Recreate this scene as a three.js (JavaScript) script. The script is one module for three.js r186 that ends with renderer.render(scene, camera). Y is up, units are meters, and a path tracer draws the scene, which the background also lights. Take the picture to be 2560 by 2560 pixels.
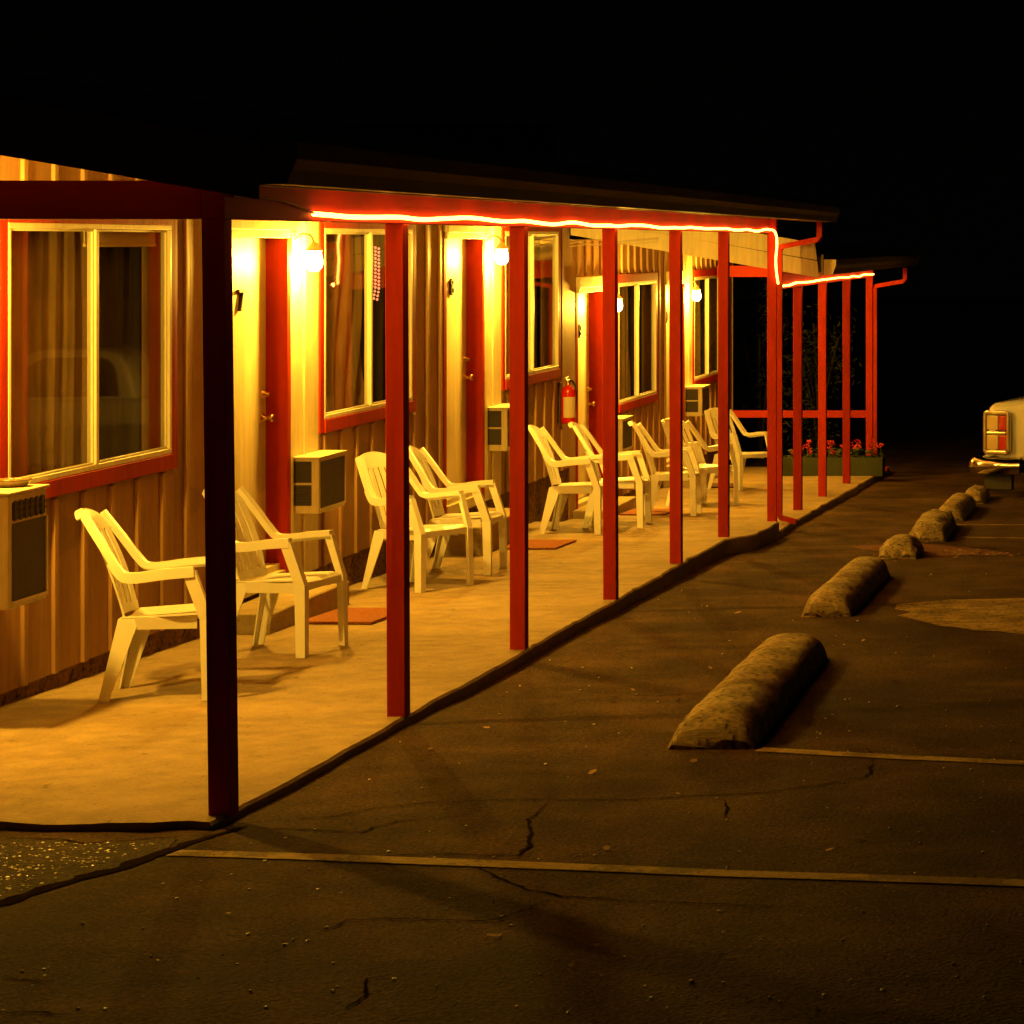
import * as THREE from 'three';
import { RoundedBoxGeometry } from 'three/addons/geometries/RoundedBoxGeometry.js';
import { mergeGeometries, toCreasedNormals } from 'three/addons/utils/BufferGeometryUtils.js';
import { FontLoader } from 'three/addons/loaders/FontLoader.js';
import { TextGeometry } from 'three/addons/geometries/TextGeometry.js';

// ---------------------------------------------------------------- camera, sky, moon, exposure
// World: x to the right, y up, the motel runs along -z. "Z" in the helpers is the distance in front of the camera (z = -Z).
const scene = new THREE.Scene();
const camera = new THREE.PerspectiveCamera(48.38, 1, 0.1, 600);
camera.position.set(0, 2.22, 0);
camera.setViewOffset(5660, 5660, 0, 2224, 2560, 2560);
camera.updateProjectionMatrix();
scene.add(camera);

const skyData = new Float32Array(64 * 32 * 4);
for (let i = 0; i < 64 * 32; i++) skyData.set([0.0004, 0.0006, 0.0003, 1], i * 4);
const skyTex = new THREE.DataTexture(skyData, 64, 32, THREE.RGBAFormat, THREE.FloatType);
skyTex.mapping = THREE.EquirectangularReflectionMapping; skyTex.magFilter = THREE.LinearFilter; skyTex.needsUpdate = true;
scene.background = skyTex;
scene.environment = skyTex;

const moon = new THREE.DirectionalLight(0xdfe6d0, 0.008);
moon.position.set(25, 40, 5); moon.castShadow = true; moon.shadow.radius = 2;
moon.shadow.camera.left = -40; moon.shadow.camera.right = 40; moon.shadow.camera.top = 40; moon.shadow.camera.bottom = -40; moon.shadow.camera.far = 120;
scene.add(moon, moon.target);

const renderer = new THREE.WebGLRenderer({ antialias: true });
renderer.toneMapping = THREE.LinearToneMapping;
renderer.toneMappingExposure = 1.0;
renderer.shadowMap.enabled = true;

const LAMP_COLOR = new THREE.Color().setRGB(1.0, 0.52, 0.038);
const LAMP_POWER = 27;

// ---------------------------------------------------------------- small helpers
let seed = 7;
const rnd = () => { seed = (seed * 1664525 + 1013904223) >>> 0; return seed / 4294967296; };
const rr = (a, b) => a + (b - a) * rnd();
const hash = (x, y, s) => { let h = (x * 374761393 + y * 668265263 + s * 974711) | 0; h = Math.imul(h ^ (h >>> 13), 1274126177); return ((h ^ (h >>> 16)) >>> 0) / 4294967296; };
const sm = (t) => t * t * (3 - 2 * t);
function tnoise(x, y, px, py, s) {           // value noise that repeats after px, py cells
  const ix = Math.floor(x), iy = Math.floor(y), fx = sm(x - ix), fy = sm(y - iy);
  const m = (a, n) => ((a % n) + n) % n, g = (a, b) => hash(m(a, px), m(b, py), s);
  return (g(ix, iy) * (1 - fx) + g(ix + 1, iy) * fx) * (1 - fy) + (g(ix, iy + 1) * (1 - fx) + g(ix + 1, iy + 1) * fx) * fy;
}
const noise2 = (x, y, s = 1) => tnoise(x, y, 1e6, 1e6, s);
const fbm = (x, y, s = 1) => 0.55 * noise2(x, y, s) + 0.3 * noise2(x * 2.1, y * 2.1, s + 1) + 0.15 * noise2(x * 4.3, y * 4.3, s + 2);
function tex(size, metres, color, fn) {      // fn(u, v in 0..1) -> [r, g, b] 0..1
  const d = new Uint8Array(size * size * 4);
  for (let j = 0; j < size; j++) for (let i = 0; i < size; i++) {
    const c = fn(i / size, j / size), o = (j * size + i) * 4;
    for (let k = 0; k < 3; k++) d[o + k] = Math.max(0, Math.min(255, c[k] * 255));
    d[o + 3] = 255;
  }
  const t = new THREE.DataTexture(d, size, size);
  t.wrapS = t.wrapT = THREE.RepeatWrapping; t.magFilter = THREE.LinearFilter; t.minFilter = THREE.LinearMipmapLinearFilter; t.generateMipmaps = true;
  if (color) t.colorSpace = THREE.SRGBColorSpace;
  t.repeat.set(1 / metres, 1 / metres); t.needsUpdate = true;
  return t;
}
const lin = (r, g, b) => new THREE.Color().setRGB(r, g, b);
const mat = (r, g, b, roughness = 0.8, more = {}) => new THREE.MeshStandardMaterial({ color: lin(r, g, b), roughness, ...more });

// ---------------------------------------------------------------- textures (grain, wear, stains)
const asphaltMap = tex(1024, 2.2, true, (u, v) => {
  const a = tnoise(u * 230, v * 230, 230, 230, 3), b = tnoise(u * 420, v * 420, 420, 420, 4), c = tnoise(u * 14, v * 14, 14, 14, 5), d = tnoise(u * 5, v * 5, 5, 5, 6);
  let l = 0.62 + 0.22 * (a - 0.5) + 0.2 * (b - 0.5) + 0.16 * (c - 0.5) + 0.14 * (d - 0.5);
  if (b > 0.9 && a > 0.5) l += 0.34;
  if (a < 0.1) l -= 0.16;
  return [l, l * 0.985, l * 0.95];
});
const asphaltBump = tex(1024, 2.2, false, (u, v) => {
  const a = tnoise(u * 230, v * 230, 230, 230, 3), b = tnoise(u * 420, v * 420, 420, 420, 4), c = tnoise(u * 30, v * 30, 30, 30, 8);
  const l = 0.45 * a + 0.3 * b + 0.25 * c; return [l, l, l];
});
const concreteMap = tex(1024, 3.1, true, (u, v) => {
  const a = tnoise(u * 7, v * 9, 7, 9, 11), b = tnoise(u * 22, v * 30, 22, 30, 12), c = tnoise(u * 300, v * 300, 300, 300, 13), s = tnoise(u * 50, v * 44, 50, 44, 14), p = tnoise(u * 120, v * 120, 120, 120, 15);
  let l = 0.80 + 0.13 * (a - 0.5) + 0.09 * (b - 0.5) + 0.07 * (c - 0.5) + 0.07 * (s - 0.5);
  if (p > 0.93) l -= 0.13;
  return [l, l * 0.985, l * 0.95];
});
const concreteBump = tex(512, 1.3, false, (u, v) => { const l = 0.5 * tnoise(u * 90, v * 90, 90, 90, 16) + 0.3 * tnoise(u * 25, v * 25, 25, 25, 17) + 0.2 * tnoise(u * 200, v * 200, 200, 200, 18); return [l, l, l]; });
const roughConcrete = tex(512, 0.8, true, (u, v) => {
  const a = tnoise(u * 8, v * 8, 8, 8, 21), b = tnoise(u * 40, v * 40, 40, 40, 22), c = tnoise(u * 150, v * 150, 150, 150, 23);
  let l = 0.72 + 0.28 * (a - 0.5) + 0.25 * (b - 0.5) + 0.18 * (c - 0.5); if (b < 0.16) l -= 0.22; return [l, l * 0.98, l * 0.92];
});
const roughBump = tex(512, 0.8, false, (u, v) => { const l = 0.4 * tnoise(u * 8, v * 8, 8, 8, 21) + 0.4 * tnoise(u * 40, v * 40, 40, 40, 22) + 0.2 * tnoise(u * 150, v * 150, 150, 150, 23); return [l, l, l]; });
const paintMap = tex(512, 1.7, true, (u, v) => {       // brushed paint on sawn boards, grain along v
  const a = tnoise(u * 60, v * 4, 60, 4, 31), b = tnoise(u * 6, v * 5, 6, 5, 32), c = tnoise(u * 180, v * 24, 180, 24, 33);
  let l = 0.9 + 0.08 * (a - 0.5) + 0.11 * (b - 0.5) + 0.06 * (c - 0.5); if (b < 0.1) l -= 0.06; return [l, l, l];
});
const paintBump = tex(512, 1.7, false, (u, v) => { const l = 0.6 * tnoise(u * 90, v * 5, 90, 5, 34) + 0.4 * tnoise(u * 30, v * 9, 30, 9, 35); return [l, l, l]; });
const linePaint = tex(512, 1.1, true, (u, v) => {      // worn road paint
  const a = tnoise(u * 9, v * 9, 9, 9, 41), b = tnoise(u * 60, v * 60, 60, 60, 42), c = tnoise(u * 160, v * 160, 160, 160, 43);
  const worn = a * 0.55 + b * 0.3 + c * 0.15; let l = 0.86 + 0.2 * (b - 0.5); if (worn > 0.56) l *= 0.72; return [l, l * 0.96, l * 0.86];
});
const weave = tex(256, 0.12, false, (u, v) => { const l = 0.5 + 0.25 * Math.sin(u * Math.PI * 64) + 0.25 * Math.sin(v * Math.PI * 64); return [l, l, l]; });
const clothMap = tex(256, 0.9, true, (u, v) => { const l = 0.85 + 0.12 * (tnoise(u * 50, v * 4, 50, 4, 51) - 0.5) + 0.08 * (tnoise(u * 5, v * 5, 5, 5, 52) - 0.5); return [l, l, l]; });
const coirMap = tex(256, 0.3, true, (u, v) => { const l = 0.75 + 0.5 * (tnoise(u * 90, v * 90, 90, 90, 53) - 0.5); return [l, l, l]; });

// ---------------------------------------------------------------- materials
const M = {
  asphalt: new THREE.MeshPhysicalMaterial({ specularIntensity: 0.12, color: lin(0.235, 0.142, 0.075), map: asphaltMap, bumpMap: asphaltBump, bumpScale: 0.006, roughness: 0.93, vertexColors: true }),
  crack: new THREE.MeshPhysicalMaterial({ color: lin(0.022, 0.014, 0.008), roughness: 1, specularIntensity: 0 }),
  aggregate: new THREE.MeshPhysicalMaterial({ specularIntensity: 0.2, color: lin(0.20, 0.15, 0.10), map: asphaltMap, bumpMap: asphaltBump, bumpScale: 0.012, roughness: 0.95 }),
  line: new THREE.MeshPhysicalMaterial({ specularIntensity: 0.2, color: lin(0.52, 0.40, 0.19), map: linePaint, roughness: 0.85 }),
  slab: new THREE.MeshPhysicalMaterial({ specularIntensity: 0.3, color: lin(0.50, 0.375, 0.22), map: concreteMap, bumpMap: concreteBump, bumpScale: 0.003, roughness: 0.82 }),
  stoop: new THREE.MeshPhysicalMaterial({ specularIntensity: 0.3, color: lin(0.54, 0.43, 0.26), map: concreteMap, bumpMap: concreteBump, bumpScale: 0.003, roughness: 0.85 }),
  foundation: new THREE.MeshPhysicalMaterial({ specularIntensity: 0.2, color: lin(0.30, 0.175, 0.08), map: roughConcrete, bumpMap: roughBump, bumpScale: 0.006, roughness: 0.95 }),
  stop: new THREE.MeshPhysicalMaterial({ specularIntensity: 0.2, color: lin(0.62, 0.50, 0.30), map: roughConcrete, bumpMap: roughBump, bumpScale: 0.005, roughness: 0.95 }),
  patch: new THREE.MeshPhysicalMaterial({ specularIntensity: 0.2, color: lin(0.58, 0.42, 0.2), map: roughConcrete, bumpMap: roughBump, bumpScale: 0.008, roughness: 0.95 }),
  siding: new THREE.MeshPhysicalMaterial({ specularIntensity: 0.45, color: lin(0.44, 0.255, 0.11), map: paintMap, bumpMap: paintBump, bumpScale: 0.002, roughness: 0.55 }),
  cream: new THREE.MeshStandardMaterial({ color: lin(0.74, 0.63, 0.37), map: paintMap, bumpMap: paintBump, bumpScale: 0.001, roughness: 0.5 }),
  red: new THREE.MeshPhysicalMaterial({ specularIntensity: 0.14, color: lin(0.40, 0.029, 0.008), map: paintMap, bumpMap: paintBump, bumpScale: 0.0015, roughness: 0.6 }),
  ceiling: new THREE.MeshPhysicalMaterial({ specularIntensity: 0.3, color: lin(0.58, 0.46, 0.24), map: paintMap, roughness: 0.7 }),
  roof: mat(0.06, 0.055, 0.05, 0.95),
  gutter: new THREE.MeshStandardMaterial({ color: lin(0.30, 0.235, 0.10), map: paintMap, roughness: 0.5 }),
  interior: mat(0.10, 0.085, 0.06, 0.9),
  windowFrame: new THREE.MeshStandardMaterial({ color: lin(0.80, 0.74, 0.56), roughness: 0.4, map: paintMap }),
  glass: new THREE.MeshPhysicalMaterial({ color: lin(0.9, 0.92, 0.9), roughness: 0.02, transmission: 1, thickness: 0, ior: 1.52, side: THREE.DoubleSide }),
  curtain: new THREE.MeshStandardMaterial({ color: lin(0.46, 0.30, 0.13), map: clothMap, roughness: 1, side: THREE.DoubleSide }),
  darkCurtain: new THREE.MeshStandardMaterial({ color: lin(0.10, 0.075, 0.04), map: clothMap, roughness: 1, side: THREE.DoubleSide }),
  blind: mat(0.8, 0.62, 0.32, 0.8),
  brass: mat(0.62, 0.42, 0.16, 0.28, { metalness: 1 }),
  bronze: mat(0.10, 0.07, 0.03, 0.4, { metalness: 0.8 }),
  lampMetal: mat(0.68, 0.56, 0.34, 0.45),
  digit: mat(0.035, 0.022, 0.01, 0.5),
  plastic: mat(0.78, 0.76, 0.68, 0.36),
  acCase: new THREE.MeshStandardMaterial({ color: lin(0.66, 0.58, 0.40), roughness: 0.45, map: paintMap }),
  dark: mat(0.03, 0.026, 0.02, 0.6),
  coil: new THREE.MeshStandardMaterial({ color: lin(0.10, 0.075, 0.045), map: coirMap, bumpMap: weave, bumpScale: 0.004, roughness: 0.7 }),
  mat: new THREE.MeshStandardMaterial({ color: lin(0.52, 0.17, 0.05), map: coirMap, bumpMap: coirMap, bumpScale: 0.004, roughness: 1 }),
  darkMat: new THREE.MeshStandardMaterial({ color: lin(0.16, 0.05, 0.03), map: coirMap, roughness: 1 }),
  globe: new THREE.MeshStandardMaterial({ color: lin(0.9, 0.85, 0.7), roughness: 0.4, emissive: lin(1, 0.72, 0.32), emissiveIntensity: 14 }),
  rope: new THREE.MeshStandardMaterial({ color: lin(0.9, 0.5, 0.3), roughness: 0.4, emissive: lin(1, 0.36, 0.045), emissiveIntensity: 15 }),
  bead: new THREE.MeshStandardMaterial({ color: lin(0.8, 0.3, 0.15), roughness: 0.3, emissive: lin(1, 0.32, 0.12), emissiveIntensity: 1.6 }),
  cord: mat(0.25, 0.14, 0.07, 0.6),
  extinguisher: mat(0.5, 0.012, 0.012, 0.25),
  label: mat(0.55, 0.46, 0.3, 0.5),
  steel: mat(0.55, 0.53, 0.5, 0.3, { metalness: 1 }),
  carPaint: new THREE.MeshPhysicalMaterial({ color: lin(0.78, 0.76, 0.70), roughness: 0.35, clearcoat: 1, clearcoatRoughness: 0.06 }),
  chrome: mat(0.75, 0.74, 0.72, 0.12, { metalness: 1 }),
  redLens: new THREE.MeshPhysicalMaterial({ color: lin(0.55, 0.02, 0.015), roughness: 0.15, clearcoat: 1 }),
  clearLens: new THREE.MeshPhysicalMaterial({ color: lin(0.72, 0.55, 0.3), roughness: 0.15, clearcoat: 1 }),
  carGlass: mat(0.015, 0.016, 0.015, 0.05),
  rubber: mat(0.02, 0.02, 0.02, 0.85),
  planter: new THREE.MeshStandardMaterial({ color: lin(0.026, 0.036, 0.009), map: paintMap, roughness: 0.6 }),
  soil: mat(0.04, 0.028, 0.016, 1),
  leaf: mat(0.06, 0.10, 0.025, 0.6, { side: THREE.DoubleSide }),
  petal: mat(0.5, 0.02, 0.02, 0.7, { side: THREE.DoubleSide }),
  shrubLeaf: mat(0.028, 0.036, 0.014, 0.6, { side: THREE.DoubleSide }),
  bark: mat(0.04, 0.028, 0.018, 0.95),
  pebble: mat(0.6, 0.52, 0.4, 0.3),
  litter: mat(0.34, 0.2, 0.08, 0.8, { side: THREE.DoubleSide }),
  redSoil: mat(0.14, 0.035, 0.015, 1),
  ashGlass: mat(0.12, 0.08, 0.04, 0.12),
};

// ---------------------------------------------------------------- object helpers
const used = new Map();
function numbered(name) { const n = used.get(name) ?? 0; used.set(name, n + 1); return n ? `${name}_${String(n).padStart(3, '0')}` : name; }
const origins = new WeakMap();
function shade(o) { o.traverse((m) => { if (m.isMesh) { m.castShadow = true; m.receiveShadow = true; } }); return o; }
function thing(name, label, category, at = [0, 0, 0], group, worldParts = false) {
  const o = new THREE.Group(); o.name = numbered(name); o.position.set(at[0], at[1], -at[2]); scene.add(o);
  o.userData = { label, category }; if (group) o.userData.group = group;
  if (worldParts) origins.set(o, o.position.clone());
  return o;
}
function part(parent, name, geometry, material) {
  const g = Array.isArray(geometry) ? join(geometry) : geometry;
  const origin = origins.get(parent); if (origin) g.translate(-origin.x, -origin.y, -origin.z);
  const m = new THREE.Mesh(g, material); m.name = name; m.castShadow = m.receiveShadow = true; parent.add(m);
  return m;
}
function sub(parent, name) { const g = new THREE.Group(); g.name = name; parent.add(g); const o = origins.get(parent); if (o) origins.set(g, o); return g; }
function join(list) {
  const keep = ['position', 'normal', 'uv'];
  return mergeGeometries(list.map((g) => { const n = g.index ? g.toNonIndexed() : g.clone(); for (const k of Object.keys(n.attributes)) if (!keep.includes(k)) n.deleteAttribute(k); if (!n.attributes.uv) metric(n); return n; }));
}
function metric(g) {                          // uv in metres from position and normal
  const p = g.attributes.position, n = g.attributes.normal, uv = new Float32Array(p.count * 2);
  for (let i = 0; i < p.count; i++) {
    const ax = Math.abs(n.getX(i)), ay = Math.abs(n.getY(i)), az = Math.abs(n.getZ(i)), x = p.getX(i), y = p.getY(i), z = p.getZ(i);
    if (ay > ax && ay > az) { uv[2 * i] = x; uv[2 * i + 1] = z; } else if (ax > az) { uv[2 * i] = z; uv[2 * i + 1] = y; } else { uv[2 * i] = x; uv[2 * i + 1] = y; }
  }
  g.setAttribute('uv', new THREE.BufferAttribute(uv, 2)); return g;
}
const box = (x0, x1, y0, y1, Z0, Z1, bevel = 0) => {          // world box; Z is the distance in front of the camera
  const w = x1 - x0, h = y1 - y0, d = Z1 - Z0;
  const g = bevel ? new RoundedBoxGeometry(w, h, d, 1, bevel) : new THREE.BoxGeometry(w, h, d);
  return metric(g.translate((x0 + x1) / 2, (y0 + y1) / 2, -(Z0 + Z1) / 2));
};
const along = (g) => { const u = g.attributes.uv; for (let i = 0; i < u.count; i++) u.setXY(i, u.getY(i), u.getX(i)); return g; };   // grain along the length
const lbox = (w, h, d, x = 0, y = 0, z = 0, bevel = 0, r = 2) => metric((bevel ? new RoundedBoxGeometry(w, h, d, r, bevel) : new THREE.BoxGeometry(w, h, d)).translate(x, y, z));
function hexa(c) {                            // eight corners: bottom 0-3 round, top 4-7 round
  const f = [[0, 1, 2, 3], [7, 6, 5, 4], [0, 4, 5, 1], [1, 5, 6, 2], [2, 6, 7, 3], [3, 7, 4, 0]], pos = [];
  for (const q of f) for (const k of [0, 2, 1, 0, 3, 2]) pos.push(...c[q[k]]);
  const g = new THREE.BufferGeometry(); g.setAttribute('position', new THREE.Float32BufferAttribute(pos, 3)); g.computeVertexNormals(); return metric(g);
}
function patch(fn, u0, u1, v0, v1, nu, nv, th) {   // a curved sheet with thickness
  const P = [], e = 1e-3, a = new THREE.Vector3(), b = new THREE.Vector3();
  for (let j = 0; j <= nv; j++) for (let i = 0; i <= nu; i++) {
    const u = u0 + (u1 - u0) * i / nu, v = v0 + (v1 - v0) * j / nv, p = fn(u, v);
    a.copy(fn(u + e, v)).sub(p); b.copy(fn(u, v + e)).sub(p);
    P.push([p, a.clone().cross(b).normalize()]);
  }
  const pos = [], at = (i, j, s) => { const [p, n] = P[j * (nu + 1) + i]; return [p.x + n.x * s, p.y + n.y * s, p.z + n.z * s]; };
  const quad = (A, B, C, D) => pos.push(...A, ...B, ...C, ...A, ...C, ...D), h = th / 2;
  for (let j = 0; j < nv; j++) for (let i = 0; i < nu; i++) {
    quad(at(i, j, h), at(i + 1, j, h), at(i + 1, j + 1, h), at(i, j + 1, h));
    quad(at(i, j, -h), at(i, j + 1, -h), at(i + 1, j + 1, -h), at(i + 1, j, -h));
  }
  for (let i = 0; i < nu; i++) { quad(at(i, 0, -h), at(i + 1, 0, -h), at(i + 1, 0, h), at(i, 0, h)); quad(at(i, nv, h), at(i + 1, nv, h), at(i + 1, nv, -h), at(i, nv, -h)); }
  for (let j = 0; j < nv; j++) { quad(at(0, j, h), at(0, j + 1, h), at(0, j + 1, -h), at(0, j, -h)); quad(at(nu, j, -h), at(nu, j + 1, -h), at(nu, j + 1, h), at(nu, j, h)); }
  let g = new THREE.BufferGeometry(); g.setAttribute('position', new THREE.Float32BufferAttribute(pos, 3)); g.computeVertexNormals();
  return metric(toCreasedNormals(g, 0.7));
}
function sweep(points, sizes, ref) {          // rectangular bar along points; sizes [[across ref, along ref], ...]
  const n = points.length, rings = [], T = new THREE.Vector3(), R = new THREE.Vector3(...ref);
  for (let i = 0; i < n; i++) {
    T.copy(points[Math.min(i + 1, n - 1)]).sub(points[Math.max(i - 1, 0)]).normalize();
    const W = R.clone().addScaledVector(T, -R.dot(T)).normalize(), N = T.clone().cross(W), s = sizes[Math.min(i, sizes.length - 1)];
    rings.push([[-1, -1], [1, -1], [1, 1], [-1, 1]].map(([a, b]) => points[i].clone().addScaledVector(W, a * s[1] / 2).addScaledVector(N, b * s[0] / 2)));
  }
  const pos = [], quad = (...q) => { for (const k of [0, 1, 2, 0, 2, 3]) pos.push(q[k].x, q[k].y, q[k].z); };
  for (let i = 0; i < n - 1; i++) for (let k = 0; k < 4; k++) quad(rings[i][k], rings[i + 1][k], rings[i + 1][(k + 1) % 4], rings[i][(k + 1) % 4]);
  quad(...rings[0]); quad(...rings[n - 1].slice().reverse());
  let g = new THREE.BufferGeometry(); g.setAttribute('position', new THREE.Float32BufferAttribute(pos, 3)); g.computeVertexNormals();
  // outward faces
  const c = toCreasedNormals(g, 0.6); return metric(c);
}
const curve = (pts, n) => new THREE.CatmullRomCurve3(pts.map((p) => new THREE.Vector3(...p)), false, 'centripetal').getPoints(n);
const cyl = (r0, r1, h, seg = 16) => new THREE.CylinderGeometry(r0, r1, h, seg);
const structure = (mesh, name) => { mesh.name = name; mesh.userData = { kind: 'structure' }; mesh.castShadow = mesh.receiveShadow = true; scene.add(mesh); return mesh; };

// ---------------------------------------------------------------- levels of ground and walkway (they fall away from the camera)
const lotY = (Z) => -0.03 - 0.037 * (Math.min(Math.max(Z, -6), 70) - 9.8);
const floorY = (Z) => (Z < 23.62 ? -0.0285 * (Z - 9.8) : -0.58 - 0.034 * (Z - 26.4));
const WALL = -5.58, STEP = -0.54;             // the wall's face; the second section stands that much lower

// ================================================================ THE SETTING
// parking lot: one sheet, fine near the walkway
{
  const xs = [-150, -80, -40, -20, -9], zs = [-40, -20, -6, 0, 2];
  for (let x = -6; x <= 6; x += 0.2) xs.push(x);
  xs.push(9, 20, 40, 80, 150);
  for (let z = 3.5; z <= 34; z += 0.25) zs.push(z);
  zs.push(36, 40, 48, 60, 70, 120, 200);
  const pos = [], uv = [], col = [], idx = [];
  for (const Z of zs) for (const x of xs) {
    const near = Z > 2 && Z < 36 && Math.abs(x) < 7 ? 1 : 0;
    pos.push(x, lotY(Z) + near * ((fbm(x * 0.5 + 40, Z * 0.5, 60) - 0.5) * 0.035), -Z); uv.push(x, -Z);
    const n = fbm(x * 0.8 + 9, Z * 0.55 + 3, 61), m = noise2(x * 3.1, Z * 2.1, 64), c = 0.80 + 0.95 * (n - 0.5) + 0.34 * (m - 0.5) + (n > 0.58 ? 0.1 : 0);
    col.push(c, c * 0.99, c * 0.95);
  }
  const w = xs.length;
  for (let j = 0; j < zs.length - 1; j++) for (let i = 0; i < w - 1; i++) { const a = j * w + i; idx.push(a, a + 1, a + w + 1, a, a + w + 1, a + w); }
  const g = new THREE.BufferGeometry();
  g.setAttribute('position', new THREE.Float32BufferAttribute(pos, 3)); g.setAttribute('uv', new THREE.Float32BufferAttribute(uv, 2)); g.setAttribute('color', new THREE.Float32BufferAttribute(col, 3)); g.setIndex(idx); g.computeVertexNormals();
  var lot = structure(new THREE.Mesh(g, M.asphalt), 'parking_lot');
  var lotHeight = (x, Z) => lotY(Z) + (fbm(x * 0.5 + 40, Z * 0.5, 60) - 0.5) * 0.035;
}
function sheet(outline, up, step = 0.12) {    // flat-lying polygon draped on the lot; outline [[x, Z], ...]
  const shape = new THREE.Shape(outline.map(([x, Z]) => new THREE.Vector2(x, Z)));
  const tri = THREE.ShapeUtils.triangulateShape(shape.getPoints(), []);
  const pts = outline.slice(), pos = [];
  const put = (a, b, c, depth) => {
    const l = Math.max(Math.hypot(a[0] - b[0], a[1] - b[1]), Math.hypot(b[0] - c[0], b[1] - c[1]), Math.hypot(c[0] - a[0], c[1] - a[1]));
    if (l > step && depth < 7) {
      const m = (p, q) => [(p[0] + q[0]) / 2, (p[1] + q[1]) / 2], ab = m(a, b), bc = m(b, c), ca = m(c, a);
      put(a, ab, ca, depth + 1); put(ab, b, bc, depth + 1); put(ca, bc, c, depth + 1); put(ab, bc, ca, depth + 1);
    } else {
      const s = (b[0] - a[0]) * (c[1] - a[1]) - (b[1] - a[1]) * (c[0] - a[0]) > 0 ? [a, b, c] : [a, c, b];
      for (const p of s) pos.push(p[0], lotHeight(p[0], p[1]) + up, -p[1]);
    }
  };
  for (const t of tri) put(pts[t[0]], pts[t[1]], pts[t[2]], 0);
  const g = new THREE.BufferGeometry(); g.setAttribute('position', new THREE.Float32BufferAttribute(pos, 3)); g.computeVertexNormals(); return metric(g);
}
function ribbon(path, width, jag, up) {       // narrow strip along path on the lot
  const fine = [];
  for (let i = 0; i < path.length - 1; i++) { const n = Math.max(2, Math.ceil(Math.hypot(path[i + 1][0] - path[i][0], path[i + 1][1] - path[i][1]) / 0.05)); for (let k = 0; k < n; k++) fine.push([path[i][0] + (path[i + 1][0] - path[i][0]) * k / n, path[i][1] + (path[i + 1][1] - path[i][1]) * k / n]); }
  fine.push(path[path.length - 1]);
  const N = fine.length, left = [], right = [];
  for (let i = 0; i < N; i++) {
    const a = fine[Math.max(0, i - 1)], b = fine[Math.min(N - 1, i + 1)], l = Math.hypot(b[0] - a[0], b[1] - a[1]) || 1, nx = -(b[1] - a[1]) / l, nz = (b[0] - a[0]) / l, t = i / (N - 1);
    const w = width(t) * (1 + jag * (rnd() - 0.5)) / 2, o = (rnd() - 0.5) * jag * 0.02;
    left.push([fine[i][0] + nx * (w + o), fine[i][1] + nz * (w + o)]); right.push([fine[i][0] - nx * (w - o), fine[i][1] - nz * (w - o)]);
  }
  const pos = [], P = (p) => pos.push(p[0], lotHeight(p[0], p[1]) + up, -p[1]);
  for (let i = 0; i < N - 1; i++) { P(left[i]); P(right[i]); P(right[i + 1]); P(left[i]); P(right[i + 1]); P(left[i + 1]); }
  const g = new THREE.BufferGeometry(); g.setAttribute('position', new THREE.Float32BufferAttribute(pos, 3)); g.computeVertexNormals();
  const nn = g.attributes.normal; for (let i = 0; i < nn.count; i++) if (nn.getY(i) < 0) nn.setXYZ(i, 0, 1, 0);
  return metric(g);
}
const CRACKS = [
  [[[-3.44, 9.8], [-3.28, 9.85], [-3.13, 9.89], [-3.04, 10.04], [-2.87, 10.17], [-2.57, 10.24], [-2.01, 10.26], [-1.82, 10.35], [-1.51, 10.41], [-1.31, 10.57], [-1.13, 10.76], [-1.16, 11.3], [-1.22, 11.54]], 0.017],
  [[[-3.35, 9.68], [-2.92, 9.56], [-2.91, 9.66], [-2.85, 9.78], [-2.66, 9.86]], 0.017],
  [[[-3.0, 9.18], [-2.81, 9.07], [-2.58, 9.16], [-2.22, 9.12], [-2.23, 9.32], [-2.28, 9.56], [-2.35, 9.8], [-2.35, 10.15]], 0.018],
  [[[-2.39, 9.03], [-2.2, 8.77], [-2.07, 8.59], [-1.92, 8.48], [-1.64, 8.4], [-1.1, 8.3]], 0.016],
  [[[-2.64, 8.01], [-2.56, 8.02], [-2.53, 8.14], [-2.42, 8.16], [-2.09, 8.12], [-2.05, 8.14], [-1.99, 8.28], [-1.95, 8.43]], 0.014],
  [[[-2.2, 7.04], [-2.19, 7.19], [-2.24, 7.38], [-2.19, 7.42]], 0.014],
  [[[-3.85, 7.9], [-3.75, 8.35], [-3.68, 8.69], [-3.63, 8.83], [-3.58, 8.95], [-3.55, 9.21], [-3.53, 9.27], [-3.49, 9.49], [-3.45, 9.6], [-3.41, 9.71]], 0.05],
  [[[-4.26, 9.49], [-4.02, 9.46], [-3.89, 9.38], [-3.78, 9.43], [-3.59, 9.52], [-3.48, 9.54]], 0.02],
  [[[-3.31, 7.38], [-3.14, 7.34]], 0.014], [[[-3.12, 6.98], [-3.05, 7.0], [-2.95, 6.96]], 0.014], [[[-1.67, 10.28], [-1.62, 10.06], [-1.59, 9.86]], 0.012],
  [[[-2.9, 13.0], [-2.6, 13.25], [-2.5, 13.2], [-2.2, 13.4]], 0.012], [[[-1.3, 13.1], [-1.0, 12.95], [-0.7, 13.0]], 0.012],
];
for (const [path, w] of CRACKS) part(lot, 'crack', ribbon(path, (t) => w * (w > 0.03 ? 1 : 0.62) * (0.4 + 0.75 * Math.sin(Math.PI * Math.min(1, t * 0.9 + 0.08))), 0.9, 0.0042), M.crack);
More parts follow.
